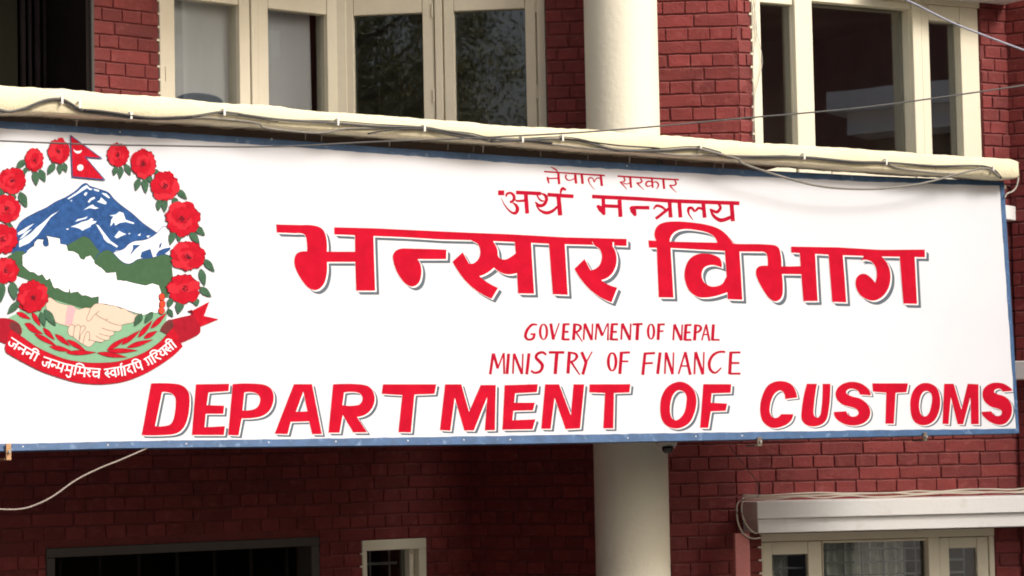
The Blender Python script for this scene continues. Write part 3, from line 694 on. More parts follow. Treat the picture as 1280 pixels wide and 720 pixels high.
word(N1, [([(686,102),(950,118),(1203,133)], 13), ([(738,112),(748,135),(735,150),(708,150)], [9,12,10,8]), ([(710,150),(735,178),(768,218)], [14,10,3]), ([(735,160),(765,168),(798,155)], 8), ([(793,115),(801,200)], 17),
          ([(880,122),(892,145),(878,158),(848,158)], [9,13,11,8]), ([(850,158),(875,185),(912,220)], [14,9,3]), ([(976,125),(984,200)], 15), ([(976,152),(945,146),(926,165),(938,188),(978,178)], [8,12,14,11,7]),
          ([(982,158),(1010,150),(1030,168),(1028,192),(1012,210)], [7,10,13,10,5]), ([(1072,132),(1080,210)], 17), ([(1168,137),(1180,165),(1160,180),(1124,178)], [9,14,11,8]), ([(1126,178),(1150,208),(1185,242)], [14,9,3])], label='small second word of the top line')
N2 = Z(615, 230, 8)
word(N2, [([(60,88),(124,88)], 44), ([(140,130),(148,102),(180,88),(212,108),(222,140),(205,172),(178,182)], [10,22,22,26,28,22,26]), ([(208,186),(242,215),(255,252),(235,290),(190,280),(135,222),(90,140)], [10,28,34,30,18,12,4]),
          ([(228,152),(255,170),(325,165)], [8,20,24]), ([(240,84),(490,96)], 34), ([(338,90),(352,296)], 36),
          ([(450,100),(462,135),(490,165),(520,170)], [14,16,18,12]), ([(485,92),(530,112),(545,155),(520,205),(470,215),(432,178)], [10,26,32,30,32,10]), ([(440,212),(480,262),(545,288),(605,270),(655,225)], [6,20,32,28,20]),
          ([(554,106),(816,124)], 34), ([(665,115),(682,315)], 40), ([(688,98),(690,68),(708,44),(740,62)], [12,22,28,18])], label='first word of the second line')
N3 = Z(735, 235, 6.4)
word(N3, [([(32,68),(400,86),(700,104),(1212,122)], 28), ([(122,80),(126,212)], 27), ([(72,140),(105,170),(132,216)], [16,44,12]), ([(120,142),(250,148)], 25), ([(252,95),(260,232)], 30),
          ([(492,158),(400,156),(355,158)], [26,26,26]), ([(340,150),(362,180),(380,224)], [20,46,16]), ([(524,170),(548,142),(588,150),(628,182)], [10,20,20,14]), ([(665,150),(542,246)], 22), ([(652,105),(662,236)], 28),
          ([(730,108),(740,236)], 28), ([(918,170),(885,160),(855,185),(832,160),(806,165),(806,205),(842,258)], [16,20,16,20,24,13,3]), ([(922,118),(934,238)], 28),
          ([(1042,125),(1060,158),(1030,192),(985,172)], [14,22,24,14]), ([(978,165),(1005,222),(1065,258),(1145,232)], [10,22,30,24]), ([(1148,125),(1160,266)], 30)], label='second word of the second line')
def ell(cx, cy, rx, ry, w1, w2, n=12):
    return ([(cx + rx * math.sin(2 * math.pi * k / n), cy - ry * math.cos(2 * math.pi * k / n)) for k in range(n + 1)], [w1 + (w2 - w1) * abs(math.sin(2 * math.pi * k / n)) for k in range(n + 1)])
N4 = Z(600, 390, 3.765)
def Es(x0, x1, y0, y1, w): return [([(x0 + 3, y0), (x0 - 3, y1)], w), ([(x0, y0 + 4), (x1, y0 + 3)], 9), ([(x0, (y0 + y1) / 2), (x1 - 5, (y0 + y1) / 2)], 9), ([(x0 - 3, y1 - 3), (x1, y1 - 3)], 9)]
def Ns(x0, x1, y0, y1, w=12): return [([(x0 + 2, y0), (x0 - 2, y1)], 8), ([(x0 + 3, y0), (x1 - 2, y1 + 1)], w), ([(x1 + 2, y0), (x1 - 1, y1 + 1)], 7)]
word(N4, [([(270,60),(245,60),(222,85),(214,115),(228,130),(250,124),(256,104)], [6,11,13,13,9,11,11]), ([(238,104),(262,104)], 8), ell(299, 93, 16, 36, 5, 11)] + [([(333,54),(346,130)], 13), ([(346,130),(373,52)], 6)]
     + Es(393, 422, 54, 132, 13) + [([(446,54),(440,132)], 13), ([(446,58),(468,62),(474,76),(462,90),(444,94)], [8,9,12,9,6]), ([(452,94),(482,140)], [9,4])] + Ns(490, 528, 54, 131)
     + [([(550,54),(544,131)], 8), ([(554,54),(576,112)], 12), ([(576,112),(600,54)], 6), ([(604,52),(602,134)], [6,8])] + Es(620, 650, 54, 132, 13) + Ns(667, 708, 54, 131) + [([(718,58),(766,56)], 9), ([(743,58),(739,132)], 14)], label='red capitals of the word GOVERNMENT')
word(N4, [ell(805, 92, 14, 35, 5, 11), ([(842,54),(838,132)], 13), ([(842,59),(870,58)], 9), ([(840,90),(864,90)], 8)])
word(N4, Ns(912, 950, 58, 133) + Es(967, 996, 58, 134, 13) + [([(1015,58),(1010,134)], 13), ([(1015,62),(1034,66),(1040,78),(1030,92),(1012,98)], [8,9,12,9,6]), ([(1064,58),(1044,134)], 7), ([(1064,58),(1080,136)], 9), ([(1050,106),(1074,106)], 6), ([(1099,58),(1094,134)], 13), ([(1092,131),(1128,131)], 8)])
word(N4, [([(62,195),(48,294)], 12), ([(64,195),(84,266)], 12), ([(84,266),(110,195)], 7), ([(112,193),(114,292)], 9), ([(135,196),(127,292)], 13)] + Ns(157, 200, 196, 291, 12) + [([(231,194),(220,294)], 13),
     ([(312,202),(296,190),(272,196),(264,214),(280,232),(294,252),(284,278),(258,286),(240,276)], [9,11,12,13,14,14,12,10,9]), ([(324,190),(397,190)], 11), ([(362,190),(354,292)], 15),
     ([(421,186),(414,290)], 14), ([(421,191),(448,196),(456,210),(444,228),(418,236)], [8,10,13,9,6]), ([(430,236),(470,296)], [10,5]), ([(478,188),(500,238)], 13), ([(528,186),(500,238)], 6), ([(500,235),(484,294)], 13)], label='red capitals of the word MINISTRY')
word(N4, [ell(622, 234, 18, 42, 6, 13), ([(666,187),(658,292)], 14), ([(664,192),(706,190)], 10), ([(662,232),(698,232)], 8)])
word(N4, [([(777,192),(766,296)], 13), ([(774,196),(824,193)], 10), ([(770,242),(814,240)], 9), ([(848,190),(836,292)], 13)] + Ns(872, 909, 190, 292, 12) + [([(966,188),(934,292)], 8), ([(966,188),(990,296)], 12), ([(946,254),(982,254)], 7)] + Ns(1011, 1052, 188, 293, 13)
     + [([(1154,188),(1125,188),(1095,205),(1079,240),(1085,272),(1108,286),(1136,262)], [9,10,12,13,12,9,6])] + Es(1178, 1226, 187, 293, 14), label='red capitals of the word FINANCE')

# ---- painted emblem
EM = {k: mat('emblem_' + k, c, .8, v, 45, spec=.05) for k, c, v in (('red', (.41, .008, .020), .2), ('deep', (.30, .010, .022), .15), ('line', (.12, .010, .018), .1), ('leaf', (.05, .11, .065), .25), ('leafline', (.035, .07, .055), .1),
      ('blue', (.026, .075, .215), .35), ('navy', (.030, .060, .17), .1), ('snow', (.62, .71, .80), .04), ('hill', (.05, .108, .055), .10), ('field', (.19, .36, .23), .06), ('skin', (.58, .455, .365), .02),
      ('rose', (.49, .020, .034), .1), ('pink', (.78, .33, .36), .05), ('ink', (.10, .07, .06), .1), ('brown', (.13, .030, .032), .2), ('white', (.74, .75, .79), .01), ('orange', (.72, .06, .03), .1))}
KE = list(EM); ME = [EM[k] for k in KE]; IX = {k: i for i, k in enumerate(KE)}
ID = lambda p: p
def blob(g, pts, off, key, seg=5): sheet(g, [smooth(pts, seg)], off, IX[key])
def line(g, pts, w_, off, key='ink'): strokes(g, ID, [(pts, w_)], off, IX[key])
def S1(l): return [(*p, 1) for p in l]
rn = random.Random(11)
def rough(l, a=.5, step=2.2):
    out = []
    for (x0, y0), (x1, y1) in zip(l, l[1:]):
        n = max(1, int(math.hypot(x1 - x0, y1 - y0) / step))
        for i in range(n): out.append((x0 + (x1 - x0) * i / n + rn.uniform(-a, a), y0 + (y1 - y0) * i / n + rn.uniform(-a, a)))
    out.append(l[-1]); return out
g = G()
ridge = [(18.5, 291), (24.3, 279.5), (32, 272.7), (46.7, 264.9), (58.3, 259.5), (70, 252.2), (82.7, 246.4), (95.3, 238.1), (103, 230.8), (108, 229.4), (112.6, 232.8), (121.4, 235.7), (135, 240.6), (141.8, 248.3), (150.6, 256.1), (166.1, 267.8), (177.8, 278.5), (195.8, 291.1)]
low = [(187.8, 297), (180, 300), (168.3, 301.4), (160.6, 305.3), (154.7, 311), (142, 315.5), (138, 322), (120, 325), (80, 315), (45, 318), (26, 324), (14, 318)]
blob(g, ridge + low, .0012, 'blue')
line(g, ridge, 1.1, .0020, 'navy')
for pts in ([(84, 248.4), (96, 240.5), (104, 233.5), (108.5, 231.2), (112, 235), (116, 236.2), (113, 238), (109, 235), (104, 238), (96, 243), (86, 249)],
            [(117, 236), (124, 237.5), (123.5, 239.6), (118, 238)], [(127, 241), (133, 242), (137.5, 247), (136, 248), (130, 244)], [(104.5, 243), (107.5, 240), (109.5, 241), (107, 245)],
            [(109.5, 252), (113, 248), (118, 246), (119, 248), (114, 250.5), (111.5, 253.5)], [(121, 252), (124.5, 250.5), (126.5, 246.5), (129, 249), (133.5, 253), (132, 255.5), (128.5, 254.5)],
            [(104.5, 262.5), (111, 258), (116, 255.5), (118, 258), (123.5, 260.2), (119, 261.3), (112, 260)], [(94, 277.5), (97, 274), (104, 272.5), (110, 270.5), (107, 273.5), (98, 276)],
            [(88, 283.5), (95, 281), (102, 277.5), (110, 275.5), (114, 272.5), (117, 274), (115, 276), (121, 276.5), (119, 279), (114, 281), (113, 283.5), (106, 286.5), (103, 288.5), (100, 286), (94, 284)],
            [(136.5, 269.5), (145, 268), (149, 264.5), (154, 266), (157, 274.5), (168, 278.5), (167, 280), (157, 277.5), (150, 278.5), (144, 282), (142.5, 277.5), (138, 283), (139, 275), (142, 270.5)],
            [(120, 280.5), (123, 281.5), (131, 292), (138, 301), (147.5, 307.5), (146, 309.5), (138, 304.5), (134, 303), (130, 299), (128.5, 294.5)], [(143, 296), (149, 288.5), (153, 291), (158, 292.5), (152, 295), (146, 298)],
            [(43, 279), (35, 283), (22, 291), (23, 294), (30, 291)], [(74, 263.2), (64, 269), (55, 277), (46, 284), (38, 292), (24, 301), (24, 309), (36, 304), (47, 294), (56, 282), (63, 272)], [(32, 290), (40, 286), (30, 296), (24, 299)],
            [(88, 250), (90.5, 250.3), (89, 252)], [(82, 286), (86, 285.5), (85, 287.5)], [(172, 294), (176, 291.5), (175, 295)], [(160, 292), (163, 291), (162, 293)], [(183, 295), (188, 294), (185, 297.5)]):
    sheet(g, [pts], .0022, IX['snow'])
# snowy right shoulder
blob(g, S1([(195.6, 291.7), (199, 289), (203, 284), (208, 283), (213, 286), (216, 296), (214, 312), (210, 318), (202, 317.5), (193.6, 321), (182.9, 322.5), (172.2, 324), (165.4, 328.5), (158.6, 330), (150, 325), (142, 316), (154, 311.5), (160.6, 305.3), (168.3, 301.4), (180, 300), (187.8, 297)]), .0024, 'white', 3)
line(g, [(142, 315.5), (154.7, 311), (160.6, 305.3), (168.3, 301.4), (180, 300), (187.8, 297), (195.6, 291.7), (201, 286), (205, 283), (211, 284)], .8, .0030, 'navy')
for pts in ([(166, 306), (176, 306), (170, 311), (162, 320), (166, 311)], [(175.5, 320.5), (177, 315), (182, 313), (188, 311), (190.5, 318), (191.5, 322.5), (182, 323.5), (176, 322)], [(194.5, 319), (198, 313.5), (205, 310.5), (213, 309), (213, 312), (207, 317), (198, 320)], [(199, 306), (203, 302), (201, 309), (199, 311)]):
    sheet(g, [pts], .0032, IX['blue'])
# hills
h1t = [(79, 309), (84.5, 305.6), (93.4, 300.7), (105, 294.9), (112.8, 298.8), (120, 308.5), (125, 314)]
blob(g, h1t + [(121, 324), (112, 328), (95, 324), (82, 314)], .0034, 'hill'); line(g, h1t, 1.0, .0036, 'navy')
h2t = [(119.2, 323.5), (122.6, 317.9), (127.5, 314.5), (133.3, 312.1), (139.2, 314), (144, 318.9), (150.8, 325.7), (158.6, 329.8), (165.4, 328.6), (172.2, 324.2), (182.9, 322.8), (193.6, 321.3), (202.4, 317.9), (208.2, 318.4), (214, 321)]
blob(g, h2t + [(216, 345), (210, 372), (200, 372), (150, 362), (115, 335)], .0038, 'hill'); line(g, h2t, 1.0, .0040, 'navy')
blob(g, [(9, 321), (20, 313.5), (30, 314), (36, 330), (70, 352), (122, 368), (126, 380), (118, 386), (99, 388), (62, 376), (40, 352), (22, 345)], .0042, 'hill')
blob(g, [(11, 397), (22, 391), (30, 380), (60, 372), (100, 385), (150, 390), (178, 392), (192, 391), (200, 393), (210, 388), (207, 405), (214, 416), (197.5, 432), (178, 445), (148.9, 454), (120, 456), (77.8, 450), (48.6, 437), (26.3, 422), (14, 408)], .0044, 'field')
terai = rough([(28, 331.5), (28.2, 319.2), (33.1, 315.8), (34, 312.9), (42.8, 307.5), (43.3, 302.6), (46.7, 299.2), (54.5, 299.2), (53.5, 303.6), (54.5, 307), (57.4, 308.4), (60.3, 306.5), (60.8, 302.6), (58.3, 295), (68, 296.8), (74.4, 298.3), (75.9, 304.6), (82.7, 306), (85.5, 313.5), (92, 314), (98, 318), (101, 323), (105, 324.5), (107, 321), (113, 319.5), (117.4, 325), (119, 330), (126.6, 334.3), (133, 341), (145, 340.5), (146.4, 350), (158, 351), (168.9, 354), (182, 356.7), (190, 354), (199, 356.7), (201.8, 367), (200, 378), (202, 391), (190, 391), (178, 394), (172, 391.5), (162, 389), (150, 384), (132, 380), (123, 379), (123, 371), (120, 371), (114.7, 372), (107, 368.9), (103, 369.5), (97.2, 365), (88.5, 366), (86.5, 360.5), (85.6, 365.3), (81.7, 365.3), (72, 360), (68, 360), (66, 357.1), (62.2, 348.3), (58.3, 350.3), (52.5, 343), (47.7, 344.5), (42.8, 340.6), (37, 339.6)], .28)
sheet(g, [terai], .0048, IX['white'])
line(g, terai + [terai[0]], .55, .0050, 'leafline')
em = g.build('emblem', ME, SG, 'painted state emblem with mountain, hills, clasped hands, flowers and ribbon')
def sub(name, fn, label=None):
    g = G(); fn(g); return g.build(name, ME, em, label)
# hands
def hands(g):
    H = [(60, 372.5), (72.6, 378.3), (85.3, 381.7), (94, 384.6), (98.9, 386.5), (106.7, 384.6), (113.5, 384.6), (118.3, 380.2), (123.2, 379.2), (132.9, 380.7), (145.6, 383.1), (150.4, 385.6), (155.3, 385.6), (163, 390.4), (168.9, 392.9), (173.8, 392.9), (168.9, 401.6), (157.2, 405), (152.6, 406.5), (152.2, 411.4), (147.5, 414.2), (143, 414.2), (142.2, 418.4), (138, 420.3), (136.4, 424.3), (132, 425.4), (129.4, 426.2), (127.1, 428.3), (119.3, 427.4), (114.5, 432.2), (110.6, 433.7), (103.8, 430.3), (98.9, 427.4), (92.1, 421.5), (86.3, 418.6), (84.8, 412), (85.8, 408.4), (74.6, 405), (67.8, 401.1), (59, 389)]
    blob(g, S1(H), .0056, 'skin'); line(g, smooth(S1(H), 4) + [(60, 372.5)], .5, .0060)
    blob(g, [(85, 382), (94, 385, 1), (92.5, 394, 1), (90, 406), (81.5, 406), (82.5, 394, 1)], .0064, 'pink')
    T = Z(60, 370, 10.283)
    for l in ([(550,150),(520,230),(498,285),(510,320),(540,315),(575,270),(612,232),(660,190)], [(612,232),(660,268),(740,310),(820,350),(900,372),(955,372)], [(740,310),(775,290)], [(690,410),(780,440),(860,455)], [(655,480),(730,505),(800,518)], [(610,510),(670,545),(740,570)],
              [(530,560),(600,580),(700,598)], [(265,400),(290,368),(325,372),(342,400),(330,470),(325,530)], [(342,400),(370,372),(405,375),(418,405),(405,500),(398,590)], [(425,400),(455,380),(480,415),(420,500),(410,560)], [(490,470),(515,455),(538,490),(525,580)], [(490,470),(465,540),(450,625)]):
        line(g, T(l), .55, .0066)
sub('clasped_hands', hands)
def tip_leaf(g, a, b, w_, off, key, lk, vein=True):
    a = Vector(a); b = Vector(b); t = b - a; L = t.length; t.normalize(); n = Vector((-t.y, t.x))
    c = lambda s, q: tuple((a + t * L * s + n * w_ * q / 2))
    for k, e, o in ((lk, .55, 0), (key, 0, .0003)):
        ww = w_ + 2 * e; cc = lambda s, q: tuple(a + t * (L * s) + n * ww * q / 2)
        blob(g, [tuple(a - t * e), (*cc(.25, .85), 1), (*cc(.55, .9), 1), tuple(b + t * e * 1.6), (*cc(.5, -.95), 1), (*cc(.22, -.8), 1)], off + o, k, 4)
    if vein: line(g, [tuple(a + t * 1), tuple(b - t * 2)], .35, off + .0006, lk)
WL = [((22,379),(36,390.5)),((21,390.5),(38,398.8)),((40,390.5),(50.6,408)),((31,404.6),(45,410)),((34,409),(53.5,417.3)),((54,410),(68,424.6)),((43,417.3),(71,432.4)),((69,417.8),(87.5,432.4)),((62,432.9),(90,439.2)),((83.6,424.6),(108,439.2)),((82.7,441),(120,440.6)),
      ((133.8,437.7),(158.6,421.2)),((151.8,431),(175,413)),((135,438.6),(172,438.2)),((121.7,441),(158.6,446.5)),((158.6,434.3),(190.7,424.6)),((180,422.6),(196.5,413.9)),((172.9,421.8),(190.6,400.5)),((188.6,410.6),(207.9,391.3))]
for k, (a, b) in enumerate(WL): sub('laurel_leaf', lambda g: tip_leaf(g, a, b, 5.6, .0070 + .00012 * k, 'red', 'line', False))
# ribbon
def ribbon(g):
    blob(g, [(-30, 404), (0, 397.5), (14, 399, 1), (24, 405, 1), (27.5, 414, 1), (25, 420), (12.6, 412), (7, 430), (0, 427), (-30, 417)], .0100, 'deep'); blob(g, [(14, 402, 1), (24, 406, 1), (27, 414, 1), (24, 420), (13, 411)], .0103, 'brown')
    blob(g, [(199.8, 413.7), (206.9, 402.5, 1), (216, 399, 1), (238.4, 393.9), (241.4, 388.3), (249.5, 406, 1), (250.5, 414.7, 1), (245.5, 419.8, 1), (225.2, 428.9), (216, 414), (208.9, 418.2)], .0100, 'deep')
    blob(g, [(199.8, 413.7), (206.9, 402.5, 1), (214, 399.5, 1), (217, 408), (208.9, 418.2)], .0103, 'brown')
    sheet(g, [[(240.4, 388.3), (261.7, 377), (255, 394.9), (273.4, 399), (250, 408.6)]], .0106, IX['red']); sheet(g, [[(234, 389), (240, 387), (242, 393)]], .0106, IX['line'])
    top = [(12.6, 411), (26.3, 420.2), (48.6, 435.3), (77.8, 447.9), (100, 452.5), (120, 453.8), (148.9, 451.8), (178, 442), (197.5, 429.4), (207.2, 419.7), (217, 409)]
    botm = [(228.2, 432.9), (217, 444), (197.5, 457.7), (178, 468.3), (153.8, 477), (129.4, 480), (110, 479.5), (92.4, 477), (68, 469.8), (48.6, 462.5), (24.3, 449.9), (7.8, 440), (6.8, 432.4)]
    blob(g, [top[0]] + S1(top[1:-1]) + [top[-1]] + [botm[0]] + S1(botm[1:-2]) + botm[-2:], .0110, 'red')
    line(g, top, .8, .0113, 'deep'); line(g, botm, .7, .0113, 'deep'); line(g, [(217, 409), (221, 421), (228.2, 432.9)], .6, .0113, 'deep')
sub('ribbon', ribbon, 'red ribbon with folded tails and a white motto')
GLY = {
 'ja': (.95, [[(.8,0),(.8,1)], [(.08,.48),(.14,.78),(.36,.9),(.54,.72),(.46,.46),(.8,.42)]]), 'na': (.8, [[(.65,0),(.65,1)], [(.65,.48),(.2,.46),(.1,.56),(.22,.7),(.3,.56)]]),
 'ii': (.42, [[(.25,0),(.25,1)], [(-.32,0),(-.28,-.24),(-.05,-.36),(.18,-.24),(.25,0)]]), 'nh': (.5, [[(.5,.48),(.16,.46),(.06,.56),(.18,.7),(.26,.56)]]), 'ma': (.85, [[(.22,0),(.22,.66),(.08,.62),(.7,.62)], [(.7,0),(.7,1)]]),
 'bha': (.9, [[(.02,.02),(.22,.12),(.24,.62),(.08,.66),(.2,.72)], [(.24,.60),(.75,.60)], [(.75,0),(.75,1)], [(.3,1.12),(.55,1.34),(.75,1.22),(.72,1.0)]]), 'i': (.42, [[(.22,0),(.22,1)], [(.22,0),(.26,-.26),(.6,-.36),(.92,-.22),(1.02,0)]]),
 'sh': (.55, [[(.08,.12),(.38,.2),(.32,.42),(.08,.5),(.45,.92)]]), 'ca': (.9, [[(.05,.35),(.75,.35)], [(.3,.35),(.18,.66),(.4,.84),(.72,.68)], [(.75,0),(.75,1)]]),
 'sa_h': (.62, [[(.36,0),(.42,.26),(.1,.42),(.55,.95)], [(.3,.52),(.62,.5)]]), 'va': (.8, [[(.65,0),(.65,1)], [(.65,.36),(.35,.26),(.12,.5),(.34,.76),(.65,.62)]]), 'ga': (.78, [[(.22,0),(.24,.72),(.08,.78)], [(.62,0),(.62,1)]]),
 'rr': (0, [[(-.15,-.02),(-.12,-.28),(.08,-.34)]]), 'aa': (.38, [[(.2,0),(.2,1)]]), 'da': (.7, [[(.4,0),(.4,.26),(.12,.42),(.2,.7),(.46,.72),(.36,.58),(.58,1.02)]]), 'pa': (.8, [[(.15,0),(.15,.48),(.34,.66),(.65,.58)], [(.65,0),(.65,1)]]),
 'ra': (.62, [[(.36,0),(.42,.28),(.1,.44),(.55,.98)]]), 'ya': (.8, [[(.1,.06),(.32,.28),(.08,.44),(.26,.76),(.65,.64)], [(.65,0),(.65,1)]]), 'sa': (.92, [[(.3,0),(.36,.28),(.06,.42),(.46,.96)], [(.28,.54),(.76,.52)], [(.76,0),(.76,1)]])}
def motto(path, keys, h, wd=1.95):
    P = [Vector(p) for p in path]; seg = [(P[i + 1] - P[i]).length for i in range(len(P) - 1)]; tot = sum(seg)
    W_ = sum(GLY[k][0] for k in keys); sx = tot / W_
    def pos(s):
        i = 0
        while i < len(seg) - 1 and s > seg[i]: s -= seg[i]; i += 1
        t = (P[i + 1] - P[i]).normalized(); return P[i] + t * s, t
    def mp(x, y):
        p, t = pos(x); n = Vector((-t.y, t.x)); q = p + n * y; return (q.x, q.y)
    lst = [([mp(tot * i / 8, 0) for i in range(9)], 1.5)]; cur = 0
    for k in keys:
        for st in GLY[k][1]: lst.append(([mp((cur + x) * sx, y * h) for x, y in st], wd if len(st) == 2 else wd * .85))
        cur += GLY[k][0]
    def fn(g):
        for i, (p, w_) in enumerate(lst): strokes(g, ID, [(p, w_)], .0116 + i * .00004, IX['white'])
    sub('motto_word', fn)
motto([(14.1, 421.7), (32, 433.5), (49.5, 443)], ['ja', 'na', 'na', 'ii'], 10.5)
motto([(54.5, 446), (80, 454.5), (105, 459.8), (126, 461.5)], ['ja', 'nh', 'ma', 'bha', 'i', 'ma', 'sh', 'ca'], 11.5)
motto([(129.8, 462), (155, 458), (176, 451)], ['sa_h', 'va', 'ga', 'rr', 'aa', 'da', 'i', 'pa'], 11.5)
motto([(179.5, 449.5), (197, 439), (215, 424.5)], ['ga', 'i', 'ra', 'ya', 'sa', 'ii'], 11)
# flowers and leaves
LF = [((31,200),(21,210.7),8),((33,209),(30,218),5),((44,213),(45.7,231.6),8.5),((50,212),(56.4,227),8),((68,204),(60,218),8),((75,204),(75.4,217.5),7),((80,204),(83,215),6),
 ((145.7,208),(142.4,219),6.5),((151.4,208),(150.3,223),6.5),((157,205),(163,219),6.5),((174,223),(170,238),7.5),((180.7,222),(182.7,241.5),7.5),((186,219),(188.6,228),6),((191,213),(200,216.5),5.5),((222,237),(233.7,248.8),7),((199.8,248.5),(198,263),7),((205.8,248.5),(206,265),7),((217,247),(222,257),7),
 ((244,283),(256,294),8),((217,288),(213,306),8),((238,290),(249,304),8),((224,291),(224,302),6),((255,324),(268,339.5),8),((251,336),(256,357),8),((250,359),(264,371),8),((244,373),(246.7,382),8),((226,375),(223,392),10),((214,373),(211,384),7),((210,386),(216,396),6),
 ((16,242),(16.5,252),8),((25,240),(33.5,259),9.5),((8,279),(17,285),5),((-3,234),(5,244),7),((3,352),(1,378),9),((15,352),(18.5,375),11),((24,377),(10,392),8.5),((56,387),(69.5,407),9),((51,390),(56,408),7.5),((177,392),(168.5,407),8.5),((190.6,390),(181.5,403.5),7.5)]
for k, (a, b, w_) in enumerate(LF): sub('flower_leaf', lambda g: tip_leaf(g, a, b, w_, .0124 + .00003 * k, 'leaf', 'leafline'))
FLW = [(15, 226, 17.5, 17), (42.8, 200, 12, 15), (73.4, 189, 13.8, 16.2), (147.7, 193.4, 14, 15.2), (179.4, 204.6, 16, 18.6), (205.8, 232.3, 17.5, 19), (228.8, 273.5, 22.5, 22.5), (234.8, 319.8, 22.5, 18.8), (229.5, 360.7, 21.5, 18.5),
       (8, 261, 18, 18), (3, 299, 20, 19), (7, 338, 17, 16.5), (41, 370, 20, 20.3), (202.5, 371, 3.4, 4.5), (203, 380, 3.6, 4.5), (202, 388, 3.6, 4.5)]
def flower(g, cx, cy, rx, ry, k):
    r_ = random.Random(100 + k); small = rx < 6; base = .0142 + .0 * k
    np_ = 7 if not small else 4; ph = r_.uniform(0, 6)
    def outline(s, e):
        pts = []
        for i in range(56):
            a = 2 * math.pi * i / 56; q = abs(math.sin(np_ * (a + ph) / 2)) ** .55; fr = .05 * math.sin(a * 17 + ph * 3)
            rr = (.84 + .16 * q + (fr if not small else 0)) * s
            pts.append((cx + math.cos(a) * (rx * rr + e), cy + math.sin(a) * (ry * rr + e)))
        return pts
    sheet(g, [outline(.97, .7)], base, IX['line']); sheet(g, [outline(.96, 0)], base + .0003, IX['orange' if small else 'red'])
    if small: return
    n1 = r_.choice((5, 6, 6, 7)); o = base + .0006; cnt = 0
    for ring, (n_, rr, pw) in enumerate(((n1, .56, .40), (n1 - 1, .30, .32), (3, .12, .22))):
        order = list(range(n_)); r_.shuffle(order)
        for i in order:
            a = 2 * math.pi * (i + r_.uniform(-.18, .18)) / n_ + ring * .6 + ph; px, py = cx + rx * rr * math.cos(a), cy + ry * rr * math.sin(a); w_ = pw * r_.uniform(.85, 1.2)
            P = []
            for q in range(10):
                b = 2 * math.pi * q / 10; f = 1 + r_.uniform(-.16, .16); P.append((px + rx * w_ * f * math.cos(b), py + ry * w_ * f * math.sin(b), 1))
            sh = [(x - 1.05 * math.cos(a) , y - 1.05 * math.sin(a) + .35, 1) for x, y, _ in P]
            blob(g, sh, o + cnt * .00012, 'deep' if r_.random() < .4 else 'line', 3); blob(g, P, o + cnt * .00012 + .00006, 'red' if r_.random() < .62 else 'rose', 3); cnt += 1
    for j in range(3):
        a = r_.uniform(0, 6.3); rr = r_.uniform(.02, .2); x, y = cx + rx * rr * math.cos(a), cy + ry * rr * math.sin(a); t = r_.uniform(-.8, .8); L = r_.uniform(.1, .2) * rx
        line(g, [(x - L * math.cos(t), y - L * math.sin(t)), (x + r_.uniform(-1, 1), y + r_.uniform(-1.5, 1.5)), (x + L * math.cos(t), y + L * math.sin(t))], [.3, 1.3, .3], o + .004 + j * .0001, 'line')
    blob(g, S1([(cx - 1.5, cy + 1), (cx, cy - 1.2), (cx + 2, cy), (cx + .5, cy + 1.6)]), base + .005, 'line', 3)
for k, (cx, cy, rx, ry) in enumerate(FLW): sub('flower', lambda g: flower(g, cx, cy, rx, ry, k))
def flag(g):
    o = [(87.9, 168.3), (129, 198.5), (107.6, 196.6), (132.5, 225.6), (90.2, 221.6)]
    sheet(g, [o], .0160, IX['navy']); i_ = [(88.9, 170.6), (125.5, 197.2), (105.3, 195.6), (129.3, 223.9), (91.1, 220.4)]; sheet(g, [i_], .0163, IX['red'])
    sheet(g, [smooth([(91.5, 186), (95, 188.5, 1), (99, 188.6, 1), (102.5, 187.5), (100.5, 190.8, 1), (97, 191.8, 1), (93.5, 190, 1)])], .0166, IX['white'])
    sheet(g, [[(100.4 + (4.1 if i % 2 else 3.5) * math.cos(i * math.pi / 12), 209.5 + (4.1 if i % 2 else 3.5) * math.sin(i * math.pi / 12)) for i in range(24)]], .0166, IX['white'])
sub('painted_flag', flag, 'crimson double pennant flag with white moon and sun')

# brackets under the sign
def bracket(x, y, w_, h_, m_, lab, x2=0):
    c = sg(x, y, 0); bk = c - SN * .02
    t = empty('sign_bracket', c, lab, 'bracket', 'brackets holding the lower edge of the sign')
    e = dv; g = G()
    def pb(u0, u1, z0, z1, d0_, d1_, n):
        g = G(); v = [c + e * u + Vector((0, 0, z)) + nn * d for d in (d0_, d1_) for z in (z0, z1) for u in (u0, u1)]
        g.add(v, [(0, 2, 3, 1), (4, 5, 7, 6), (0, 1, 5, 4), (2, 6, 7, 3), (0, 4, 6, 2), (1, 3, 7, 5)]); return g.build(n, m_, t, bevel=.0015)
    pb(-w_ / 2, w_ / 2, -h_, h_ * .35, .008, .016, 'plate'); pb(-w_ * .7, w_ * .3, -h_, -h_ + .008, -.06, .0075, 'foot')
    g = G(); g.tube([c + nn * .016 + Vector((0, 0, -h_ * .3)), c + nn * .026 + Vector((0, 0, -h_ * .3))], .005, 8); g.build('bolt', STEEL, t)
BRM = mat('bracket_metal', (.14, .11, .08), .6, .3, 40); BRW = mat('raw_wood', (.42, .25, .13), .8, .3, 40, .4, 90)
bracket(9, 560, .020, .045, BRW, 'raw wooden bracket at the lower left end of the sign')
bracket(947, 549.5, .026, .030, BRM, 'rusty bracket under the sign below the letter C')
bracket(1154, 543.5, .022, .030, BRM, 'rusty bracket under the sign between the letters T and O')
ORD0 = ['first', 'second', 'third', 'fourth', 'fifth', 'sixth', 'seventh', 'eighth', 'ninth', 'tenth', 'eleventh', 'twelfth', 'thirteenth', 'fourteenth', 'fifteenth']
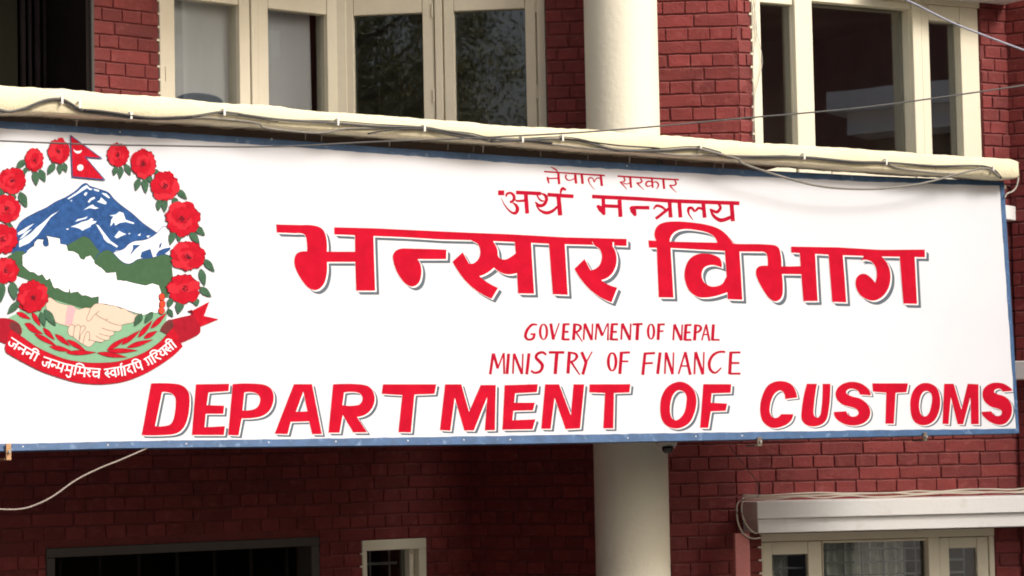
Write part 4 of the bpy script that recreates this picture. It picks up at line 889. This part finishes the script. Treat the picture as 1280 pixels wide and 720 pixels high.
# drooping nails and drips where the sign meets the ledge
for k, x in enumerate((96, 382, 402, 487, 560, 592, 604, 676, 735, 787, 845, 893, 904, 996, 1040)):
    y = interp(bt, x) + 7; P0 = LEDGE.hit(x, y, -.12); g = G(); g.tube([P0 + Vector((0, 0, .02)), P0, P0 - Vector((.002, 0, .022))], [.004, .0028, .002], 5)
    tag(g.build('nail', WIREL if k % 3 else CLIP, None), 'short bent nail under the ledge, ' + ORD0[k] + ' nail counted from the emblem end', 'nail', 'nails along the top edge of the sign')

# ------------------------------------------------------------------ cables
def cr(pts, seg=6):
    P = [Vector(p) for p in pts]; n = len(P); out = []
    for i in range(n - 1):
        p0 = P[max(i - 1, 0)]; p1 = P[i]; p2 = P[i + 1]; p3 = P[min(i + 2, n - 1)]
        for k in range(seg):
            t = k / seg; out.append(.5 * ((2 * p1) + (-p0 + p2) * t + (2 * p0 - 5 * p1 + 4 * p2 - p3) * t * t + (-p0 + 3 * p1 - 3 * p2 + p3) * t**3))
    out.append(P[-1]); return out
def free_wire(pts, Y0, Y1, r, m_, label, name='overhead_wire', grp='loose wires strung across the front'):
    xa, xb = pts[0][0], pts[-1][0]
    g = G(); g.tube(cr([at(x, y, Y0 + (Y1 - Y0) * (x - xa) / (xb - xa)) for x, y in pts]), r, 6)
    return tag(g.build(name, m_, None, smooth=True), label, 'wire', grp)
free_wire([(-60, 173.5), (0, 176), (112.5, 180.5), (200, 182), (300, 183.6), (375, 182.3), (425, 179.5), (475, 177), (560, 174), (620, 171), (725, 165.5), (820, 158), (920, 148.5), (1003, 141.5), (1086, 133.5), (1180, 121), (1280, 106.7), (1360, 94)], 8.9, 9.6, .0032, WIRE, 'thin grey wire crossing the emblem then rising across the right window')
free_wire([(1080, -22), (1133, 0), (1187, 26.7), (1227, 43), (1280, 62.7), (1340, 84)], 9.4, 9.8, .0038, mat('cable_blue', (.30, .32, .40), .5), 'pale blue grey wire slanting down across the upper right corner')
free_wire([(-60, 632), (0, 636.5), (25, 636.2), (42, 632), (65, 621), (95, 600), (125, 585), (150, 575), (182, 561), (200, 552)], 9.3, 9.75, .0033, mat('cable_pale', (.30, .25, .22), .5), 'pale sagging wire below the left end of the sign')
free_wire([(911, 556), (925, 575), (945, 600), (950, 612), (947, 622)], 12.6, 12.95, .002, WIREB, 'thin dark wire running down the wall to the hood')
Q1, Q2, Q3, Q4 = Z(0, 100, 4), Z(300, 120, 4), Z(600, 130, 4), Z(900, 150, 3.368)
C1 = Q1([(-60,148),(0,150),(50,158),(130,138),(220,102),(300,94),(350,115),(400,145),(480,160),(640,182),(800,190),(950,183),(1050,167),(1110,160),(1200,170)]) + Q2([(0,91),(200,118),(480,135),(700,152),(910,156),(1000,170),(1150,195)]) + Q3([(40,172),(200,178),(400,175),(520,188),(680,228),(900,232),(1090,222),(1200,248)]) + Q4([(60,152),(340,155),(560,175),(690,178),(900,193),(1050,192),(1120,196),(1160,215),(1185,245)])
C2 = Q1([(-60,160),(0,162),(130,146),(220,112),(300,100),(345,125),(400,156),(480,168),(640,188),(800,196),(950,190),(1050,190),(1280,214)]) + Q2([(130,160),(330,182),(430,182),(520,164),(700,160),(900,160),(1040,182),(1180,208)]) + Q3([(60,188),(200,182),(400,206),(650,232),(850,240),(1000,256)]) + Q4([(0,150),(180,158),(260,150),(340,158),(560,180),(690,182),(760,205),(900,222),(1000,228)])
C3 = Q1([(420,150),(480,154),(560,164),(640,176),(760,190),(900,186),(960,182)])
C4 = Q2([(640,188),(720,174),(800,166),(930,166),(1060,196),(1180,214),(1280,214)]) + Q3([(60,188),(240,182),(360,195)])
C5 = Q3([(400,172),(480,178),(560,190),(700,208),(860,218),(900,222)])
C6 = Q3([(1090,222),(1180,245),(1290,275)]) + Q4([(100,185),(250,235),(400,275),(530,289),(680,289),(850,267),(1000,228),(1100,205),(1140,210),(1175,240)])
for k, (c, r, m_, off, lab) in enumerate(((C1, .0054, WIRE, .014, 'main grey cable clipped in waves along the cream ledge'), (C2, .0046, WIRE2, .009, 'thinner light cable following the main cable along the ledge'), (C3, .0055, WIREB, .020, 'short dark cable doubling the bundle near the left end of the ledge'),
        (C4, .0042, WIREB, .018, 'dark thin cable looping along the middle of the ledge'), (C5, .0036, WIREB, .019, 'short thin cable on the ledge in front of the column'), (C6, .0054, WIRE2, .030, 'thick light cable sagging below the ledge over the top right of the sign'))):
    g = G(); g.tube(cr([LEDGE.hit(x, y, off) for x, y in c], 4), r, 6); tag(g.build('ledge_cable', m_, None, smooth=True), lab, 'cable', 'cables clipped along the ledge')
for k, (i0, i1, dy) in enumerate(((2, 17, 1.4), (14, 30, -1.6), (26, 44, 1.8))):
    rr = random.Random(70 + k); c = [(x + rr.uniform(-3, 3), y + dy + rr.uniform(-1.6, 1.6)) for x, y in sorted(C1)[i0:i1]]
    g = G(); g.tube(cr([LEDGE.hit(x, y, .012 + .006 * rr.random()) for x, y in c], 4), .0022, 5); tag(g.build('ledge_cable', WIREB, None, smooth=True), 'hair thin dark wire tangled with the bundle ' + ('near the emblem end', 'along the middle of the ledge', 'under the big window')[k], 'cable', 'cables clipped along the ledge')
# vertical stray wires beside the right window
for k, l in enumerate(([(940, -10), (944, 15), (946, 40), (942, 62), (941, 90), (942, 130), (941, 176)], [(946, -10), (943, 20), (947, 45), (953, 75), (948, 100), (943, 125), (944, 178)])):
    g = G(); g.tube(cr([WB.hit(x, y, .022) for x, y in l]), .0018, 5); tag(g.build('stray_wire', WIREL, None, smooth=True), ('left' if k == 0 else 'right') + ' of two thin wires straggling down the edge of the upper right window', 'wire')
ORD = ['first', 'second', 'third', 'fourth', 'fifth', 'sixth', 'seventh', 'eighth', 'ninth', 'tenth', 'eleventh', 'twelfth', 'thirteenth', 'fourteenth', 'fifteenth']
for kc, (x, y) in enumerate([Q1([p])[0] for p in ((300,104),(388,126),(645,180),(1110,163))] + [Q2([p])[0] for p in ((478,132),(910,163))] + [Q3([p])[0] for p in ((200,178),(400,172),(1090,225))] + [Q4([p])[0] for p in ((343,155),(688,178),(1138,210))]):
    u, z = LEDGE.uz(x, y); g = G()
    for s_ in (-1, 1): g.pbox(LEDGE, u - .003, u + .003, z + s_ * .011 - .004, z + s_ * .011 + .004, -.002, .012)
    g.pbox(LEDGE, u - .004, u + .004, z - .014, z + .014, .0195, .024); g.pbox(LEDGE, u - .0035, u + .0035, z + .0105, z + .014, -.004, .0195); g.pbox(LEDGE, u - .0035, u + .0035, z - .014, z - .0105, -.004, .0195)
    tag(g.build('cable_clip', CLIP, None), 'small white cable clip, ' + ORD[kc] + ' of the clips counted from the emblem end of the ledge', 'clip', 'cable clips on the ledge')
# cables lying on the lower hood
for k in range(3):
    rr = random.Random(k + 40); pts = []
    for i in range(15):
        t = i / 14; u = HUL - .02 + (HUR - HUL) * t; pts.append(L4.w(u, HZ + .010 + .012 * rr.random() + .008 * k, .26 - .05 * k + .02 * rr.uniform(-1, 1)))
    if k < 2:
        e = [(921, 640), (923, 655), (930, 668), (941, 673), (951, 672)] if k == 0 else [(927, 640), (932, 655), (940, 664), (946, 667)]
        pts = [L4.hit(x, y, .30) for x, y in e[::-1]] + [L4.hit(923 + 5 * k, 628, .24)] + pts
    g = G(); g.tube(cr(pts, 5), .0045, 6)
    tag(g.build('hood_cable', mat('cable_cream', (.55, .50, .42), .6), None, smooth=True), ('outer cream cable looping round the left end of the lower hood', 'inner cream cable looping round the left end of the lower hood', 'rearmost cream cable lying straight on top of the lower hood')[k], 'cable')
for k, l in enumerate(([(1280, 245), (1268, 238), (1262, 232)],)):
    pass
g = G(); g.tube(cr([LEDGE.hit(x, y, -.08) for x, y in [(1273, 222), (1271, 232), (1266, 239), (1259, 242), (1256, 247)]]), .0042, 6)
tag(g.build('stray_wire', WIREL, None, smooth=True), 'light wire curling off the right end of the ledge beside the sign', 'wire')

# ------------------------------------------------------------------ dome camera under the slab beside the column
cc = at(833, 559.5, 11.55)
sc_ = empty('security_camera', cc, 'small white dome camera peeping out below the sign beside the column', 'security camera')
zc = cc.z; L_ = lambda pr_: [(r_, z_ + zc) for r_, z_ in pr_]
g = G(); g.lathe(cc, L_([(.0001, .062), (.045, .062), (.050, .055), (.050, .028), (.046, .012), (.034, -.004), (.0001, -.004)]), 24); g.build('housing', mat('camera_shell', (.62, .60, .54), .35, .02), sc_, smooth=True)
cl = cc + Vector((.004, -.024, .002)); g = G(); g.lathe(cl, L_([(.0001, .006), (.026, .006), (.027, -.006), (.022, -.018), (.012, -.026), (.0001, -.028)]), 20); g.build('lens_dome', mat('smoked_glass', (.015, .015, .017), .1, 0, spec=.8), sc_, smooth=True)
g = G(); g.tube([cc + Vector((0, 0, .06)), Vector((cc.x, cc.y, SLB))], .014, 10); g.build('mount', STEEL, sc_)
# pink board standing by the lower right window
pz = L4.z(928, 667)
g = G(); PA = VPlane((919.3, 690, 12.86), (937.6, 690, 12.9)); g.pbox(PA, 0, PA.L, 0, PA.z(928, 666.5), -.02, 0)
tag(g.build('pink_post', mat('pink_paint', (.55, .20, .19), .6, .08, 20, .2, 60, stain=((.75, .50, .48), .6, 26, .62)), None, bevel=.002), 'flat pink painted board standing upright left of the lower window', 'board')

# ------------------------------------------------------------------ what the panes mirror: trees and the wing across the court
def tree(x, y, h, spread, seed, label):
    rnd = random.Random(seed); t = empty('street_tree', (x, y, 0), label, 'tree', 'trees across the street, mirrored in the window')
    bark = mat('bark', (.09, .07, .05), .9, .3, 8, .6, 20); lf = mat('foliage', (.22, .215, .10), .6, .35, 3)
    g = G(); g.tube(cr([(x, y, 0), (x + .1, y, h * .25), (x - .1, y + .1, h * .5), (x + .1, y, h * .85)]), [.24 - .2 * i / 18 for i in range(19)], 8); 
    br = []
    for i in range(30):
        z = h * rnd.uniform(.28, .85); a = rnd.uniform(0, 6.28); L = spread * rnd.uniform(.5, 1) * (1.15 - abs(z / h - .5)); p0 = Vector((x, y, z)); p1 = p0 + Vector((math.cos(a) * L * .5, math.sin(a) * L * .5, L * .18)); p2 = p0 + Vector((math.cos(a) * L, math.sin(a) * L, L * .55))
        g.tube([p0, p1, p2], [.06, .035, .012], 5); br += [p1, p1.lerp(p2, .5), p2]
    g.build('trunk', bark, t)
    import numpy as np
    rs = np.random.RandomState(seed); cs = []
    for c in br:
        for _ in range(2):
            cc_ = np.array(c) + rs.normal(0, .42, 3); cs.append(cc_ + rs.normal(0, 1, (300, 3)) * rs.uniform(.14, .42))
    p = np.concatenate(cs); n_ = len(p); s_ = rs.uniform(.022, .045, (n_, 1)); a = rs.normal(0, 1, (n_, 3)); a /= np.linalg.norm(a, axis=1, keepdims=True)
    b_ = np.cross(a, rs.normal(0, 1, (n_, 3))); b_ /= np.linalg.norm(b_, axis=1, keepdims=True)
    v = np.stack([p - a * s_, p + b_ * s_ * .5, p + a * s_, p - b_ * s_ * .5], 1).reshape(-1, 3) - np.array([x, y, h * .3])
    me = bpy.data.meshes.new('crown'); me.vertices.add(n_ * 4); me.vertices.foreach_set('co', v.ravel()); me.loops.add(n_ * 4); me.loops.foreach_set('vertex_index', np.arange(n_ * 4))
    me.polygons.add(n_); me.polygons.foreach_set('loop_start', np.arange(n_) * 4); me.update(calc_edges=True); me.materials.append(lf)
    put(bpy.data.objects.new('crown', me), t, (x, y, h * .3))
tree(-8.9, -9.5, 12.5, 2.6, 1, 'tall leafy tree standing nearest behind the camera')
tree(-11.2, -12.5, 13.5, 3.4, 2, 'broad tree standing further left behind the camera')
tree(-11.8, -17, 15, 3.6, 3, 'tallest tree at the back of the row behind the camera')
tree(-7.4, -8.2, 7.0, 1.3, 4, 'small slender tree in front of the others behind the camera')
g = G(); g.tube([(-5.75, -7.6, 0), (-5.75, -7.6, 6.8)], [.075, .05], 10); g.tube([(-6.2, -7.6, 6.5), (-5.3, -7.6, 6.5)], .03, 6)
tag(g.build('utility_pole', BLACK, None), 'thin dark utility pole beside the small tree behind the camera', 'pole')
def splashes(P, u, za, zb, seed):
    rnd = random.Random(seed); g = G(); z = PH + math.ceil((za - PH) / CRS) * CRS
    while z < zb:
        k = rnd.uniform(.004, .013); g.pbox(P, u - k, u + .003, z - .006, z + .005, -.004, .0085 + rnd.uniform(0, .002)); z += CRS
    o = g.build('paint_splash', CREAM, B); o['kind'] = 'stuff'
splashes(W1, a2, SLT, 5.1, 1); splashes(L4, q0, qz - .6, qz - .04, 2); splashes(W1, w0, wz - .5, wz - .03, 3); splashes(WB, b1, SLT, 5.1, 4)
wg = empty('side_wing', (9.2, 6, 0), 'brick side wing across the court mirrored in the upper right window', 'building')
g = G(); g.box((8, 8.4, 0), (12, 16, 6.9)); g.build('wall', mat('wing_brick', (.16, .050, .045), .7, .2, 5), wg)
for z in (2.4, 5.15):
    for k in range(1):
        y0 = 10.35 - 3.4 * k
        g = G(); g.box((7.5, y0, z), (8.0, y0 + 1.9, z + .16)); hh = g.build('window_hood', WHITEP, wg); g = G(); g.box((7.6, y0 + .12, z - .17), (8.0, y0 + 1.78, z - .001)); g.build('lower_step', WHITEP, hh)
        g = G(); g.box((7.97, y0 + .2, z - 1.45), (8.03, y0 + 1.7, z - .18)); g.build('window', DARKIN, wg)
g = G(); g.box((7.75, 8.4, 6.15), (7.99, 16, 6.4)); g.build('floor_band', mat('wing_band', (.42, .42, .40), .8, .1, 2), wg)
g = G(); g.box((7.4, 8.1, 6.9), (12.5, 16.5, 7.1)); g.build('roof', mat('wing_roof', (.33, .33, .31), .8, .1, 2), wg)
op = empty('sky_block_building', (0, -24, 0), 'low plain building added behind the camera to block low sky', 'building')  # unseen block added to hold low sky light off the lower walls
g = G(); g.box((-26, -30, 0), (20, -22, 5.6)); g.build('wall', mat('far_wall', (.16, .13, .11), .8, .2, 2), op)
g = G(); g.box((-26.3, -30.3, 5.6), (20.3, -21.6, 5.8)); g.build('roof', mat('far_roof', (.2, .19, .18), .8, .1, 2), op)
g = G(); g.box((-5.2, 8.6, 0), (-4.9, 13, SLB - .01)); g.build('wall', MORTAR, B, 'side wall added out of frame to keep the porch dark')  # unseen wall added to darken the porch
print('bricks', NB[0])
